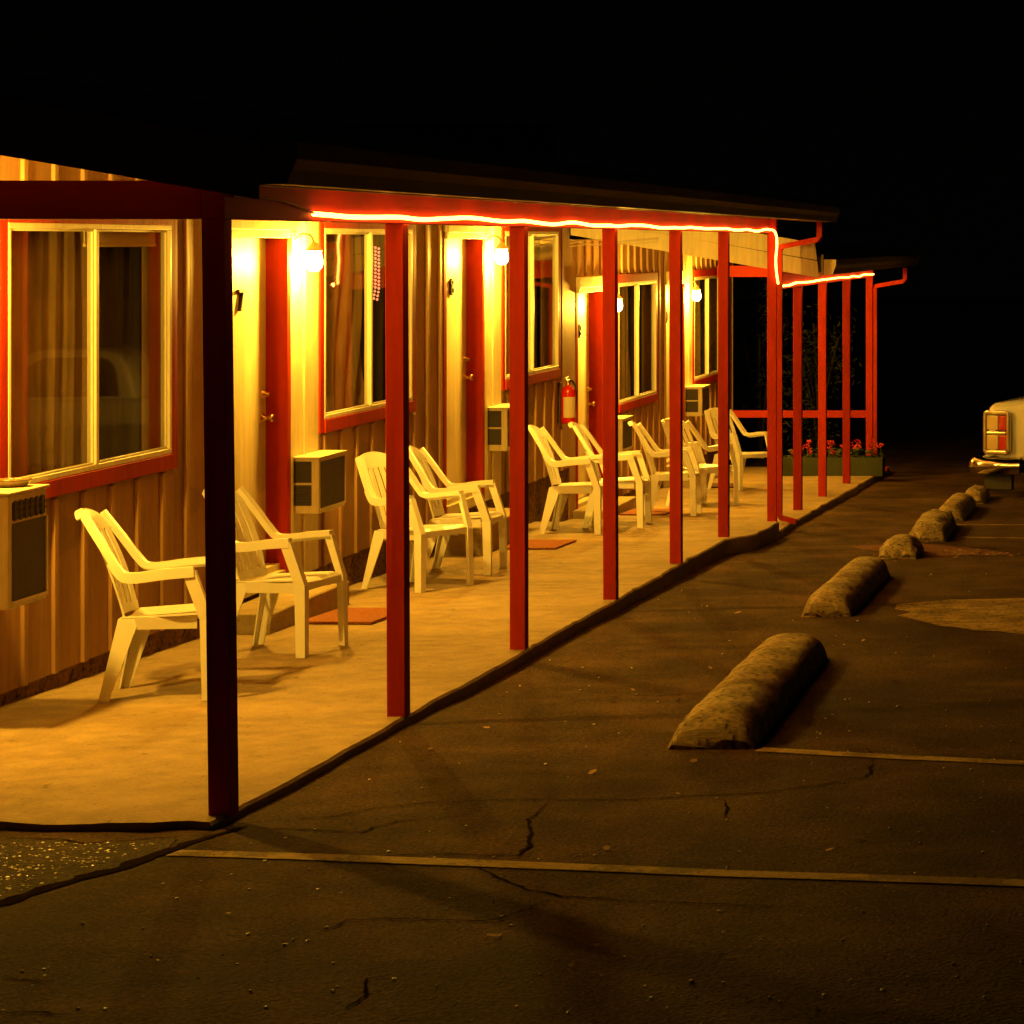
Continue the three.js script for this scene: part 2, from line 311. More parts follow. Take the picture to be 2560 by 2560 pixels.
part(lot, 'coarse_asphalt', sheet([[-7.5, 9.44], [-4.26, 9.47], [-4.02, 9.44], [-3.89, 9.36], [-3.78, 9.41], [-3.59, 9.48], [-3.55, 9.27], [-3.6, 8.95], [-3.66, 8.8], [-3.72, 8.6], [-3.79, 8.3], [-3.9, 7.8], [-7.5, 7.6]], 0.004), M.aggregate);
const LINES = [[[-3.5, 9.2], [0.5, 8.5]], [[-1.7, 11.48], [1.2, 10.72]], [[-1.59, 23.5], [1.6, 22.9]], [[-1.81, 25.1], [1.6, 24.6]]];
for (const [a, b] of LINES) part(lot, 'parking_line', ribbon([a, b], () => 0.105, 0.07, 0.0045), M.line);
part(lot, 'worn_concrete_patch', sheet([[-1.64, 17.63], [-1.45, 17.85], [-1.29, 17.99], [-0.78, 18.13], [0.6, 18.3], [0.7, 15.9], [-0.4, 15.72], [-0.68, 15.82], [-0.85, 15.98], [-1.01, 16.04], [-1.14, 16.2], [-1.25, 16.27], [-1.36, 16.5], [-1.43, 16.62], [-1.57, 16.86], [-1.5, 17.1], [-1.63, 17.3]], 0.004), M.patch);
part(lot, 'red_dirt_streak', sheet([[-2.49, 22.5], [-2.02, 22.8], [-1.5, 22.4], [-1.1, 21.9], [-1.02, 21.6], [-1.4, 21.6], [-1.72, 21.49], [-2.1, 21.9], [-2.36, 22.1]], 0.004), M.redSoil);

// walkway slab with an uneven outer edge
{
  const edge = (Z) => {
    const base = Z < 21.7 ? -3.5 : Z < 22.3 ? -3.5 + 0.19 * (Z - 21.7) / 0.6 : -3.31;
    return base + (fbm(Z * 1.1, 2, 70) - 0.5) * 0.03 + (noise2(Z * 6, 5, 71) - 0.5) * 0.016 - (noise2(Z * 2.7, 9, 78) > 0.78 ? 0.018 : 0);
  };
  const Zs = []; for (let Z = 9.64; Z < 23.6; Z += 0.12) Zs.push(Z); Zs.push(23.61, 23.63); for (let Z = 23.75; Z < 34.6; Z += 0.12) Zs.push(Z);
  const X = []; for (let x = -5.66; x < -3.62; x += 0.06) X.push(x);
  const front = (x) => 9.64 + 0.05 * (fbm(x * 2.3, 7, 74) - 0.5) + 0.035 * (noise2(x * 11, 3, 75) - 0.5) + (noise2(x * 5, 8, 76) > 0.72 ? 0.03 : 0);
  const pos = [], quad = (A, B, C, D) => pos.push(...A, ...B, ...C, ...A, ...C, ...D);
  const top = (x, Z) => { const z = Z === 9.64 ? front(x) : Z; return [x, floorY(z) + (fbm(x * 0.9 + 3, z * 0.9, 72) - 0.5) * 0.008 - (Z === 9.64 ? 0.012 * noise2(x * 9, 1, 77) : 0), -z]; };
  for (let i = 0; i < Zs.length - 1; i++) {
    const a = Zs[i], b = Zs[i + 1], ea = edge(a), eb = edge(b), ra = [...X.map((x) => top(x, a)), top(ea - 0.012, a)], rb = [...X.map((x) => top(x, b)), top(eb - 0.012, b)];
    for (let k = 0; k < ra.length - 1; k++) quad(ra[k], ra[k + 1], rb[k + 1], rb[k]);
    const la = ra[ra.length - 1], lb = rb[rb.length - 1], ca = [ea, la[1] - 0.012, -a], cb = [eb, lb[1] - 0.012, -b];
    quad(la, ca, cb, lb); quad(ca, [ea, la[1] - 0.35, -a], [eb, lb[1] - 0.35, -b], cb);
  }
  const e = edge(9.64), xs = [...X, e - 0.012];
  for (let k = 0; k < xs.length - 1; k++) { const A = top(xs[k], 9.64), B = top(xs[k + 1], 9.64); quad([A[0], -0.3, A[2]], [B[0], -0.3, B[2]], B, A); }
  const g = new THREE.BufferGeometry(); g.setAttribute('position', new THREE.Float32BufferAttribute(pos, 3)); g.computeVertexNormals();
  structure(new THREE.Mesh(metric(toCreasedNormals(g, 0.5)), M.slab), 'walkway');
}

// ================================================================ THE MOTEL
const ROOMS = [   // door's far jamb, window from-to
  { room: '6', jamb: 11.62, win: [12.46, 14.58], lower: 0 },
  { room: '7', jamb: 16.6, win: [17.34, 19.46], lower: 0 },
  { room: '8', jamb: 21.58, win: [22.34, 24.42], lower: 0 },
  { room: '9', jamb: 26.45, win: [27.28, 29.45], lower: STEP },
  { room: '10', jamb: 31.25, win: [32.0, 34.1], lower: STEP },
];
const font = await new FontLoader().loadAsync('fonts/droid/droid_sans_regular.typeface.json');
const battenGeo = new Map();
function batten(parent, Z, y0, y1) {
  const h = +(y1 - y0).toFixed(3); if (h < 0.03) return;
  if (!battenGeo.has(h)) battenGeo.set(h, metric(new RoundedBoxGeometry(0.022, h, 0.048, 1, 0.004)));
  const m = new THREE.Mesh(battenGeo.get(h), M.siding), o = origins.get(parent);
  m.name = 'batten'; m.position.set(WALL + 0.0105 - o.x, (y0 + y1) / 2 - o.y, -Z - o.z); m.castShadow = m.receiveShadow = true; parent.add(m);
}
function building(label, Z0, Z1, rooms, dy, yBase, roofEndNear) {
  const b = thing('motel_building', label, 'building', [-9, yBase, (Z0 + Z1) / 2], undefined, true);
  const yTop = 2.79 + dy, yLow = -0.01 + dy, T = 0.15, holes = [];
  for (const r of rooms) { holes.push([r.jamb - 1.12, r.jamb, yLow, 2.29 + dy]); holes.push([r.win[0], r.win[1], 1.0 + dy, 2.32 + dy]); }
  holes.sort((p, q) => p[0] - q[0]);
  const pieces = []; let at = Z0;
  for (const [a, c, y0, y1] of holes) {
    pieces.push(box(WALL - T, WALL, yLow, yTop, at, a));
    if (y0 > yLow) pieces.push(box(WALL - T, WALL, yLow, y0, a, c));
    pieces.push(box(WALL - T, WALL, y1, yTop, a, c)); at = c;
  }
  pieces.push(box(WALL - T, WALL, yLow, yTop, at, Z1));
  part(b, 'wall', pieces, M.siding);
  part(b, 'side_wall', box(-13, WALL - T, yLow, yTop + 0.6, Z0, Z0 + 0.14), M.interior);
  part(b, 'side_wall', box(-13, WALL - T, yLow, yTop + 0.6, Z1 - 0.14, Z1), M.interior);
  part(b, 'back_wall', box(-13.14, -13, yBase, yTop - 0.2, Z0, Z1), M.interior);
  part(b, 'room_floor', box(-13, WALL - T, yLow - 0.05, yLow + 0.05, Z0 + 0.14, Z1 - 0.14), M.interior);
  part(b, 'room_ceiling', box(-13, WALL - T, yTop - 0.32, yTop - 0.24, Z0 + 0.14, Z1 - 0.14), M.interior);
  for (let k = 0; k < rooms.length; k++) part(b, 'partition', box(-13, WALL - T, yLow + 0.05, yTop - 0.32, rooms[k].win[1] + 0.2, rooms[k].win[1] + 0.3), M.interior);
  part(b, 'foundation', box(WALL - T - 0.1, WALL - 0.014, yBase - 0.4, yLow, Z0, Z1), M.foundation);
  // battens, cut round doors and windows
  for (let k = -12; k < 64; k++) {
    const Z = 12.67 + 0.362 * k; if (Z < Z0 + 0.04 || Z > Z1 - 0.04) continue;
    let spans = [[yLow, yTop]];
    for (const r of rooms) {
      if (Z > r.win[0] - 0.125 && Z < r.win[1] + 0.125) spans = [[yLow, 0.895 + dy], [2.42 + dy, yTop]];
      if (Z > r.jamb + 0.0 && Z < r.win[0] - 0.05) spans = [];
      if (Z > r.jamb - 1.185 && Z < r.jamb + 0.035) spans = [[2.42 + dy, yTop]];
    }
    for (const [p, q] of spans) batten(b, Z, p, q);
  }
  for (const r of rooms) {
    // ---- window
    const [a, c] = r.win, y0 = 1.0 + dy, y1 = 2.32 + dy, w = sub(b, 'window'), mid = (a + c) / 2, F = 0.03;
    const cz = 0.09;
    part(w, 'casing', box(WALL + 0.001, WALL + 0.024, y0 - cz, y1 + cz, a - cz, a, 0.003), M.red);
    part(w, 'casing', box(WALL + 0.001, WALL + 0.024, y0 - cz, y1 + cz, c, c + cz, 0.003), M.red);
    part(w, 'casing', box(WALL + 0.001, WALL + 0.027, y1, y1 + cz, a, c, 0.003), M.red);
    part(w, 'sill_board', box(WALL + 0.001, WALL + 0.034, y0 - cz, y0 - 0.002, a - 0.0, c, 0.003), M.red);
    const X0 = WALL - 0.03, X1 = WALL + 0.026;
    part(w, 'frame', [box(X0, X1, y0, y0 + F, a, c, 0.004), box(X0, X1, y1 - F, y1, a, c, 0.004), box(X0, X1, y0 + F, y1 - F, a, a + F, 0.004), box(X0, X1, y0 + F, y1 - F, c - F, c, 0.004)], M.windowFrame);
    part(w, 'mullion', box(X0 + 0.01, X1 + 0.006, y0 + F, y1 - F, mid - 0.019, mid + 0.019, 0.004), M.windowFrame);
    for (const [p, q, x] of [[a + F, mid - 0.019, WALL + 0.006], [mid + 0.019, c - F, WALL - 0.002]]) {
      const s = 0.012;
      part(w, 'sash', [box(x - 0.012, x + 0.012, y0 + F, y0 + F + s, p, q, 0.003), box(x - 0.012, x + 0.012, y1 - F - s, y1 - F, p, q, 0.003), box(x - 0.012, x + 0.012, y0 + F + s, y1 - F - s, p, p + s, 0.003), box(x - 0.012, x + 0.012, y0 + F + s, y1 - F - s, q - s, q, 0.003)], M.windowFrame);
      const g = new THREE.PlaneGeometry(q - p - 2 * s, y1 - y0 - 2 * F - 2 * s).rotateY(Math.PI / 2).translate(x, (y0 + y1) / 2, -(p + q) / 2);
      part(w, 'pane', g, M.glass);
    }
    // ---- door
    const j = r.jamb, d0 = j - 1.08, d1 = j - 0.04, dB = 0.12 + dy, dT = 2.25 + dy, DX = WALL - 0.11;
    const fr = sub(b, 'door_frame');
    part(fr, 'jamb', box(WALL - T, WALL + 0.03, yLow, 2.29 + dy, j - 0.04, j + 0.03, 0.003), M.red);
    part(fr, 'jamb', box(WALL - T, WALL + 0.006, yLow, 2.29 + dy, j - 1.16, j - 1.08, 0.003), M.red);
    part(fr, 'head_casing', [box(WALL - T, WALL + 0.034, dT, dT + 0.05, j - 1.16, j + 0.03, 0.003), box(WALL + 0.001, WALL + 0.05, dT + 0.05, dT + 0.16, j - 1.18, j + 0.05, 0.004)], M.cream);
    part(fr, 'threshold', [box(WALL - T, WALL + 0.02, yLow, dB - 0.05, d0, d1), box(WALL - T, WALL - 0.02, dB - 0.05, dB - 0.008, d0, d1)], M.cream);
    part(fr, 'side_panel', box(WALL + 0.001, WALL + 0.012, yLow, 2.79 + dy, j + 0.032, a - 0.092, 0.002), M.cream);
    part(fr, 'corner_strip', box(WALL + 0.012, WALL + 0.03, yLow, 2.79 + dy, (j + a) / 2 - 0.06, (j + a) / 2 - 0.025, 0.004), M.cream);
    const dr = sub(b, 'door');
    part(dr, 'door_slab', box(DX - 0.045, DX, dB, dT, d0 + 0.004, d1 - 0.004, 0.003), M.cream);
    const ky = 1.07 + dy, kz = -(d1 - 0.075);
    const knob = new THREE.LatheGeometry([[0.034, 0], [0.034, 0.006], [0.014, 0.012], [0.012, 0.04], [0.022, 0.05], [0.028, 0.062], [0.026, 0.074], [0.012, 0.08], [0.001, 0.081]].map((p) => new THREE.Vector2(...p)), 20).rotateZ(-Math.PI / 2);
    part(dr, 'knob', knob.clone().translate(DX, ky, kz), M.brass);
    const bolt = new THREE.LatheGeometry([[0.03, 0], [0.03, 0.008], [0.022, 0.024], [0.012, 0.026], [0.012, 0.045], [0.001, 0.046]].map((p) => new THREE.Vector2(...p)), 20).rotateZ(-Math.PI / 2);
    part(dr, 'deadbolt', bolt.translate(DX, ky + 0.155, kz), M.brass);
    const tg = new TextGeometry(r.room, { font, size: 0.135, depth: 0.016, curveSegments: 8, bevelEnabled: true, bevelSize: 0.003, bevelThickness: 0.003, bevelSegments: 1 });
    tg.center().rotateY(Math.PI / 2).translate(DX + 0.012, 1.85 + dy, -(j - 0.55));
    part(dr, 'number', tg, M.digit);
  }
  return b;
}
const wing1 = building('tan board and batten motel wing with doors 7 and 8, nearer and taller', 8.95, 25.0, ROOMS.slice(0, 3), 0, -0.9);
const wing2 = building('tan board and batten motel wing beyond the roof step, farther and lower', 25.0, 35.2, ROOMS.slice(3), STEP, -1.5);

// ---- porches: roof, ceiling, beam, posts, gutter, downspout
const POST = 0.089;
function roofSlab(xEave, yEave, Z0, Z1, slope, thick) {
  const xr = -9.3, yr = yEave + slope * (xEave - xr), xb = -15.5, yb = yr - slope * (xr - xb);
  const s = (xa, ya, xc, yc) => hexa([[xa, ya, -Z0], [xc, yc, -Z0], [xc, yc, -Z1], [xa, ya, -Z1], [xa, ya + thick, -Z0], [xc, yc + thick, -Z0], [xc, yc + thick, -Z1], [xa, ya + thick, -Z1]]);
  return [s(xr, yr, xEave, yEave), s(xb, yb, xr, yr)];
}
const gutterProfile = (x, y, h) => { const s = new THREE.Shape(); [[0, 0], [0.085, 0], [0.1, h * 0.35], [0.122, h * 0.6], [0.122, h], [0.112, h], [0.112, h * 0.62], [0.09, h * 0.38], [0.078, 0.01], [0.01, 0.01], [0.01, h], [0, h]].forEach(([a, b], i) => (i ? s.lineTo(x + a, y + b) : s.moveTo(x + a, y + b))); return s; };
function porch(label, o) {
  const p = thing('porch', label, 'porch', [-4, o.base, (o.Z0 + o.Z1) / 2], undefined, true);
  const roof = part(p, 'roof', roofSlab(-3.09, o.eave + 0.022, o.Z0, o.Z1, 0.167, 0.15), M.roof);
  // ceiling boards under the rafters
  const under = (x) => o.eave + 0.167 * (-3.0 - x);
  for (let k = 0; k < 5; k++) {
    const xa = -3.1 - k * 0.5, xb = Math.max(xa - 0.492, WALL + 0.002);
    part(p, 'ceiling_board', hexa([[xb, under(xb), -o.Z0 - 0.004], [xa, under(xa), -o.Z0 - 0.004], [xa, under(xa), -o.Z1 + 0.004], [xb, under(xb), -o.Z1 + 0.004], [xb, under(xb) + 0.02, -o.Z0 - 0.004], [xa, under(xa) + 0.02, -o.Z0 - 0.004], [xa, under(xa) + 0.02, -o.Z1 + 0.004], [xb, under(xb) + 0.02, -o.Z1 + 0.004]]), M.ceiling);
  }
  part(p, 'fascia', along(box(-3.088, -3.064, o.eave - 0.005, o.eave + 0.2, o.Z0, o.Z1, 0.003)), M.gutter);
  const g = new THREE.ExtrudeGeometry(gutterProfile(-3.062, o.eave + 0.0, 0.15), { depth: o.Z1 - o.Z0 - 0.02, bevelEnabled: false }).translate(0, 0, -o.Z1 + 0.01);
  part(p, 'gutter', along(metric(g)), M.gutter);
  for (const Z of [o.Z0 + 0.002, o.Z1 - 0.01]) {
    const cap = new THREE.Shape(); [[-3.062, 0], [-2.977, 0], [-2.94, 0.09], [-2.94, 0.15], [-3.062, 0.15]].forEach(([x, y], i) => (i ? cap.lineTo(x, y + o.eave) : cap.moveTo(x, y + o.eave)));
    part(p, 'gutter_end_cap', metric(new THREE.ExtrudeGeometry(cap, { depth: 0.006, bevelEnabled: false }).translate(0, 0, -Z - 0.006)), o.capMaterial);
  }
  part(p, 'beam', along(box(o.x - 0.045, o.x + 0.045, o.beam, o.beam + 0.15, o.posts[0] + (o.tall ? 0.046 : -0.045), o.beamEnd, 0.004)), M.red);
  part(p, 'blocking', along(box(o.x - 0.02, o.x + 0.02, o.beam + 0.15, under(o.x) + 0.01, Math.max(o.posts[0], o.Z0) - 0.04, o.beamEnd - 0.05)), M.red);
  for (const [i, Z] of o.posts.entries()) {
    const top = i === 0 && o.tall ? o.tall : o.beam, y0 = floorY(Z) - 0.004, lean = o.leans?.[i] ?? 0, h = POST / 2;
    const q = new RoundedBoxGeometry(POST, top - y0, POST, 1, 0.004).translate(o.x, (top + y0) / 2, -Z);
    if (lean) { const a = q.attributes.position; for (let k = 0; k < a.count; k++) a.setX(k, a.getX(k) + lean * (o.beam - a.getY(k))); }
    part(p, 'post', metric(q), M.red);
  }
  return p;
}
const porch1 = porch('red posted porch with dark gutter along the nearer motel wing', { base: 0, Z0: 8.87, Z1: 25.38, eave: 2.425, beam: 2.31, x: -3.56, posts: [9.8, 12.2, 14.63, 17.18, 19.66, 21.98], beamEnd: 24.47, leans: [0.012, 0.004, 0.001, 0.003, 0.002, 0], capMaterial: M.gutter });
part(porch1, 'end_beam', along(box(WALL + 0.05, -3.606, 2.31, 2.46, 9.757, 9.843, 0.004)), M.red);
part(porch1, 'rake_board', hexa([[-9.3, 3.437, -8.866], [-3.07, 2.372, -8.866], [-3.07, 2.372, -8.842], [-9.3, 3.437, -8.842], [-9.3, 3.64, -8.866], [-3.07, 2.575, -8.866], [-3.07, 2.575, -8.842], [-9.3, 3.64, -8.842]]), M.gutter);
const porch2 = porch('lower red posted porch beyond the roof step with railing at its far end', { base: -0.6, Z0: 25.03, Z1: 34.9, eave: 1.90, beam: 1.76, x: -3.5, tall: 2.53, posts: [24.52, 26.4, 28.5, 30.9, 33.6], beamEnd: 33.65, capMaterial: M.cream });
part(porch2, 'end_beam', along(box(WALL + 0.05, -3.546, 1.76, 1.91, 33.56, 33.64, 0.004)), M.red);
part(porch2, 'rail', along(box(WALL + 0.05, -3.546, -0.115, -0.02, 33.565, 33.635, 0.004)), M.red);
for (let k = 0; k < 2; k++) {   // lapped boards along the near rake of the lower roof
  const y = (x) => 1.875 + 0.172 * k + 0.172 * (-3.13 - x), z = 24.985 - 0.012 * k, xa = -3.1 - 0.02 * k;
  part(porch2, 'rake_board', hexa([[-5.56, y(-5.56), -z], [xa, y(xa), -z], [xa, y(xa), -z + 0.022], [-5.56, y(-5.56), -z + 0.022], [-5.56, y(-5.56) + 0.18, -z + 0.006], [xa - 0.02, y(xa) + 0.165, -z + 0.006], [xa - 0.02, y(xa) + 0.165, -z + 0.02], [-5.56, y(-5.56) + 0.18, -z + 0.02]]), M.cream);
}
function downspout(parent, zg, xg, yg, xp, zp, yMid, yFoot) {
  const P = [[xg, yg, -zg], [xg, yg - 0.14, -zg], [xg - 0.01, yg - 0.17, -zg], [xp + 0.02, yMid + 0.02, -zp], [xp, yMid - 0.02, -zp], [xp, yFoot + 0.1, -zp], [xp + 0.01, yFoot + 0.06, -zp], [xp + 0.16, yFoot + 0.02, -zp]].map((p) => new THREE.Vector3(...p));
  part(parent, 'downspout', sweep(P, [[0.05, 0.062]], [0, 0, 1]), M.red);
}
downspout(porch1, 24.2, -3.0, 2.42, -3.425, 24.5, 2.16, floorY(24.5));
downspout(porch2, 33.3, -3.0, 1.88, -3.425, 33.6, 1.62, floorY(33.6));

// ================================================================ LAMPS
function lantern(label, Z, dy) {
  const y = 2.10 + dy, t = thing('wall_lantern', label, 'wall lamp', [WALL, y, Z], 'lamps beside the room doors');
  const plate = new RoundedBoxGeometry(0.022, 0.15, 0.1, 2, 0.008).translate(0.011, 0.12, 0);
  part(t, 'back_plate', plate, M.lampMetal);
  part(t, 'arm', new THREE.TubeGeometry(new THREE.CatmullRomCurve3([[0.02, 0.13, 0], [0.07, 0.175, 0], [0.125, 0.165, 0], [0.15, 0.12, 0]].map((p) => new THREE.Vector3(...p))), 14, 0.008, 8), M.lampMetal);
  part(t, 'cap', new THREE.LatheGeometry([[0.001, 0.125], [0.02, 0.12], [0.03, 0.1], [0.05, 0.075], [0.052, 0.06], [0.001, 0.06]].map((p) => new THREE.Vector2(...p)), 20).translate(0.15, 0, 0), M.lampMetal);
  part(t, 'glass_globe', new THREE.LatheGeometry([[0.001, -0.075], [0.03, -0.07], [0.052, -0.045], [0.058, -0.01], [0.052, 0.03], [0.044, 0.06]].map((p) => new THREE.Vector2(...p)), 24).translate(0.15, 0, 0), M.globe);
  const l = new THREE.PointLight(LAMP_COLOR, LAMP_POWER); l.position.set(0.15, -0.01, 0); l.castShadow = true; l.shadow.radius = 2.4; t.add(l);
  return t;
}
lantern('lit wall lamp left of the nearest window at the picture edge', 11.74, 0);
lantern('lit wall lamp just right of the nearest red door jamb', 16.73, 0);
lantern('lit wall lamp touching the third post, second door along', 21.71, 0);
lantern('lit wall lamp beside the third door, in the lower wing', 26.58, STEP);
lantern('round lit wall lamp farthest along the walkway', 31.42, STEP);

// rope light along the beams
{
  const t = thing('rope_light', 'glowing orange rope light stapled along the red porch beams', 'rope light', [-3.5, 2.33, 17.5], undefined, true);
  const pts = [];
  for (let Z = 10.79; Z < 24.45; Z += 0.22) pts.push([-3.503, 2.342 + (noise2(Z * 1.7, 3, 81) - 0.5) * 0.022 - 0.008 * Math.abs(Math.sin(Z * 2.6)), -Z]);
  pts.push([-3.49, 2.345, -24.46], [-3.46, 2.31, -24.46], [-3.445, 2.2, -24.45], [-3.455, 2.06, -24.44], [-3.45, 1.95, -24.44], [-3.44, 1.86, -24.45], [-3.435, 1.80, -24.5]);
  for (let Z = 24.75; Z < 33.65; Z += 0.22) pts.push([-3.443, 1.797 + (noise2(Z * 1.7, 4, 82) - 0.5) * 0.018, -Z]);
  const c = new THREE.CatmullRomCurve3(pts.map((p) => new THREE.Vector3(...p)), false, 'centripetal');
  part(t, 'light_tube', new THREE.TubeGeometry(c, 700, 0.0105, 8), M.rope);
  for (let Z = 11.1; Z < 24.3; Z += 0.75) { const l = new THREE.PointLight(lin(1, 0.26, 0.04), 0.085); l.position.set(-3.29 + 3.5, 2.345 - 2.33, -Z + 17.5); l.castShadow = true; t.add(l); }
  for (let Z = 25.0; Z < 33.6; Z += 0.85) { const l = new THREE.PointLight(lin(1, 0.26, 0.04), 0.085); l.position.set(-3.23 + 3.5, 1.80 - 2.33, -Z + 17.5); l.castShadow = true; t.add(l); }
  part(t, 'power_cord', new THREE.TubeGeometry(new THREE.CatmullRomCurve3([[-3.503, 2.345, -10.79], [-3.505, 2.37, -10.6], [-3.507, 2.395, -10.3], [-3.507, 2.40, -9.83]].map((p) => new THREE.Vector3(...p))), 24, 0.005, 6), M.cord);
}

{
  const t = thing('loose_cable', 'pale loose cables strung under the roof step by the wall', 'cable', [-5.4, 2.2, 24.9], undefined, true);
  for (const [a, b, c] of [[2.25, 2.19, 2.235], [2.21, 2.245, 2.20], [2.18, 2.205, 2.225]]) part(t, 'wire', new THREE.TubeGeometry(new THREE.CatmullRomCurve3([[-5.56, a, -24.92], [-5.3, b, -24.9], [-5.02, c, -24.93], [-4.7, c + 0.03, -24.95]].map((p) => new THREE.Vector3(...p))), 20, 0.005, 6), M.label);
}

// ================================================================ THINGS ON THE WALKWAY
// ---- stoops and mats
const STOOP = [['low concrete step below door 7', 15.3, 16.85, -0.04], ['concrete step below door 8, with shadow across it', 20.25, 21.8, -0.075], ['concrete step below the third door', 25.15, 26.6, -0.46], ['concrete step below the farthest door', 29.95, 31.4, -0.6]];
for (const [label, a, c, y] of STOOP) {
  const t = thing('concrete_step', label, 'step', [-5.4, floorY((a + c) / 2), (a + c) / 2], 'concrete steps below the doors', true);
  part(t, 'block', box(WALL - 0.01, -5.23, floorY(c) - 0.05, y, a, c, 0.012), M.stoop);
}
const MATS = [['orange brown doormat nearest the camera, left of the second post', 15.75, M.mat], ['orange brown doormat just right of the third post', 20.74, M.mat], ['orange brown doormat below the third door', 25.55, M.mat], ['dark red doormat near the farthest chair', 29.9, M.darkMat]];
for (const [label, Z, m] of MATS) {
  const t = thing('doormat', label, 'doormat', [-4.97, floorY(Z + 0.38) + 0.001, Z + 0.38], 'doormats on the walkway');
  const g = new RoundedBoxGeometry(0.46, 0.016, 0.75, 1, 0.004); t.rotation.x = -(Z < 23.6 ? 0.0285 : 0.034); t.rotation.y = rr(-0.03, 0.03);
  part(t, 'pad', metric(g.translate(0, 0.01, 0)), m);
}

// ---- air conditioners
function aircon(label, X, y0, y1, Z0, Z1, dim, vents) {
  const t = thing('air_conditioner', label, 'air conditioner', [WALL, y0, (Z0 + Z1) / 2], 'air conditioners in the wall', true);
  part(t, 'case', box(WALL - 0.3, X, y0, y1 - 0.012, Z0, Z1, 0.008), M.acCase);
  part(t, 'top_plate', box(WALL - 0.3, X + 0.012, y1 - 0.012, y1, Z0 - 0.01, Z1 + 0.012, 0.003), M.acCase);
  const yg = vents ? y1 - 0.15 : y1 - 0.035;
  part(t, 'front_grille', box(X - 0.004, X + 0.003, y0 + 0.035, yg, Z0 + 0.03, Z1 - 0.02), M.coil);
  part(t, 'grille_rim', [box(X - 0.002, X + 0.01, y0 + 0.02, y0 + 0.035, Z0 + 0.015, Z1 - 0.005, 0.002), box(X - 0.002, X + 0.01, y0 + 0.035, yg, Z1 - 0.02, Z1 - 0.005, 0.002)], M.acCase);
  if (vents) {
    part(t, 'vent_panel', box(X - 0.004, X + 0.002, yg + 0.015, y1 - 0.05, Z0 + 0.03, Z1 - 0.02), M.dark);
    for (let k = 0; k < 6; k++) { const z = Z0 + 0.05 + k * (Z1 - Z0 - 0.09) / 5.5; part(t, 'vent_bar', box(X, X + 0.007, yg + 0.012, y1 - 0.045, z, z + 0.02), M.coil); }
    for (let k = 0; k < 2; k++) { const y = yg + 0.04 + k * 0.03; part(t, 'vent_bar', box(X + 0.001, X + 0.008, y, y + 0.006, Z0 + 0.03, Z1 - 0.02), M.coil); }
  }
  const xs = WALL + 0.012, xe = X - 0.05, ym = (y0 + y1) / 2 + 0.01;
  for (const [a, c] of [[y0 + 0.055, ym - 0.008], [ym + 0.008, y1 - 0.03]]) {
    part(t, 'side_louvre', box(xs, xe, a, c, Z0 - 0.003, Z0 + 0.004), M.dark);
    for (let y = a + 0.012; y < c - 0.006; y += 0.019) part(t, 'louvre_slat', box(xs, xe, y, y + 0.004, Z0 - 0.006, Z0 + 0.002), M.coil);
  }
  return t;
}
aircon('large air conditioner with dark grille at the left picture edge', -5.25, 0.5, 1.05, 11.78, 12.19, 0, true);
aircon('boxy air conditioner with louvred side between door 7 and its window', -5.40, 0.415, 0.795, 16.74, 17.29, 0, false);
aircon('air conditioner half hidden behind a post beside door 8', -5.40, 0.415, 0.795, 21.78, 22.3, 0, false);
aircon('air conditioner behind the middle chairs, beside the third door', -5.38, 0.0, 0.36, 26.6, 27.12, 0, false);
aircon('air conditioner under the farthest lamp', -5.36, 0.05, 0.42, 31.42, 31.95, 0, false);

// ---- ashtray on the first air conditioner
{
  const t = thing('ashtray', 'round dark glass ashtray on the nearest air conditioner', 'ashtray', [-5.365, 1.05, 12.07]);
  part(t, 'dish', new THREE.LatheGeometry([[0.001, 0.004], [0.05, 0.002], [0.066, 0.0], [0.07, 0.006], [0.086, 0.03], [0.09, 0.036], [0.082, 0.036], [0.066, 0.012], [0.05, 0.01], [0.001, 0.01]].map((p) => new THREE.Vector2(...p)), 36), M.ashGlass);
  for (let k = 0; k < 4; k++) part(t, 'cigarette_butt', cyl(0.004, 0.004, 0.03, 8).rotateZ(Math.PI / 2).rotateY(k * 1.3).translate(0.03 * Math.cos(k * 2.1), 0.026 + 0.004 * k, 0.03 * Math.sin(k * 2.1)), M.label);
}

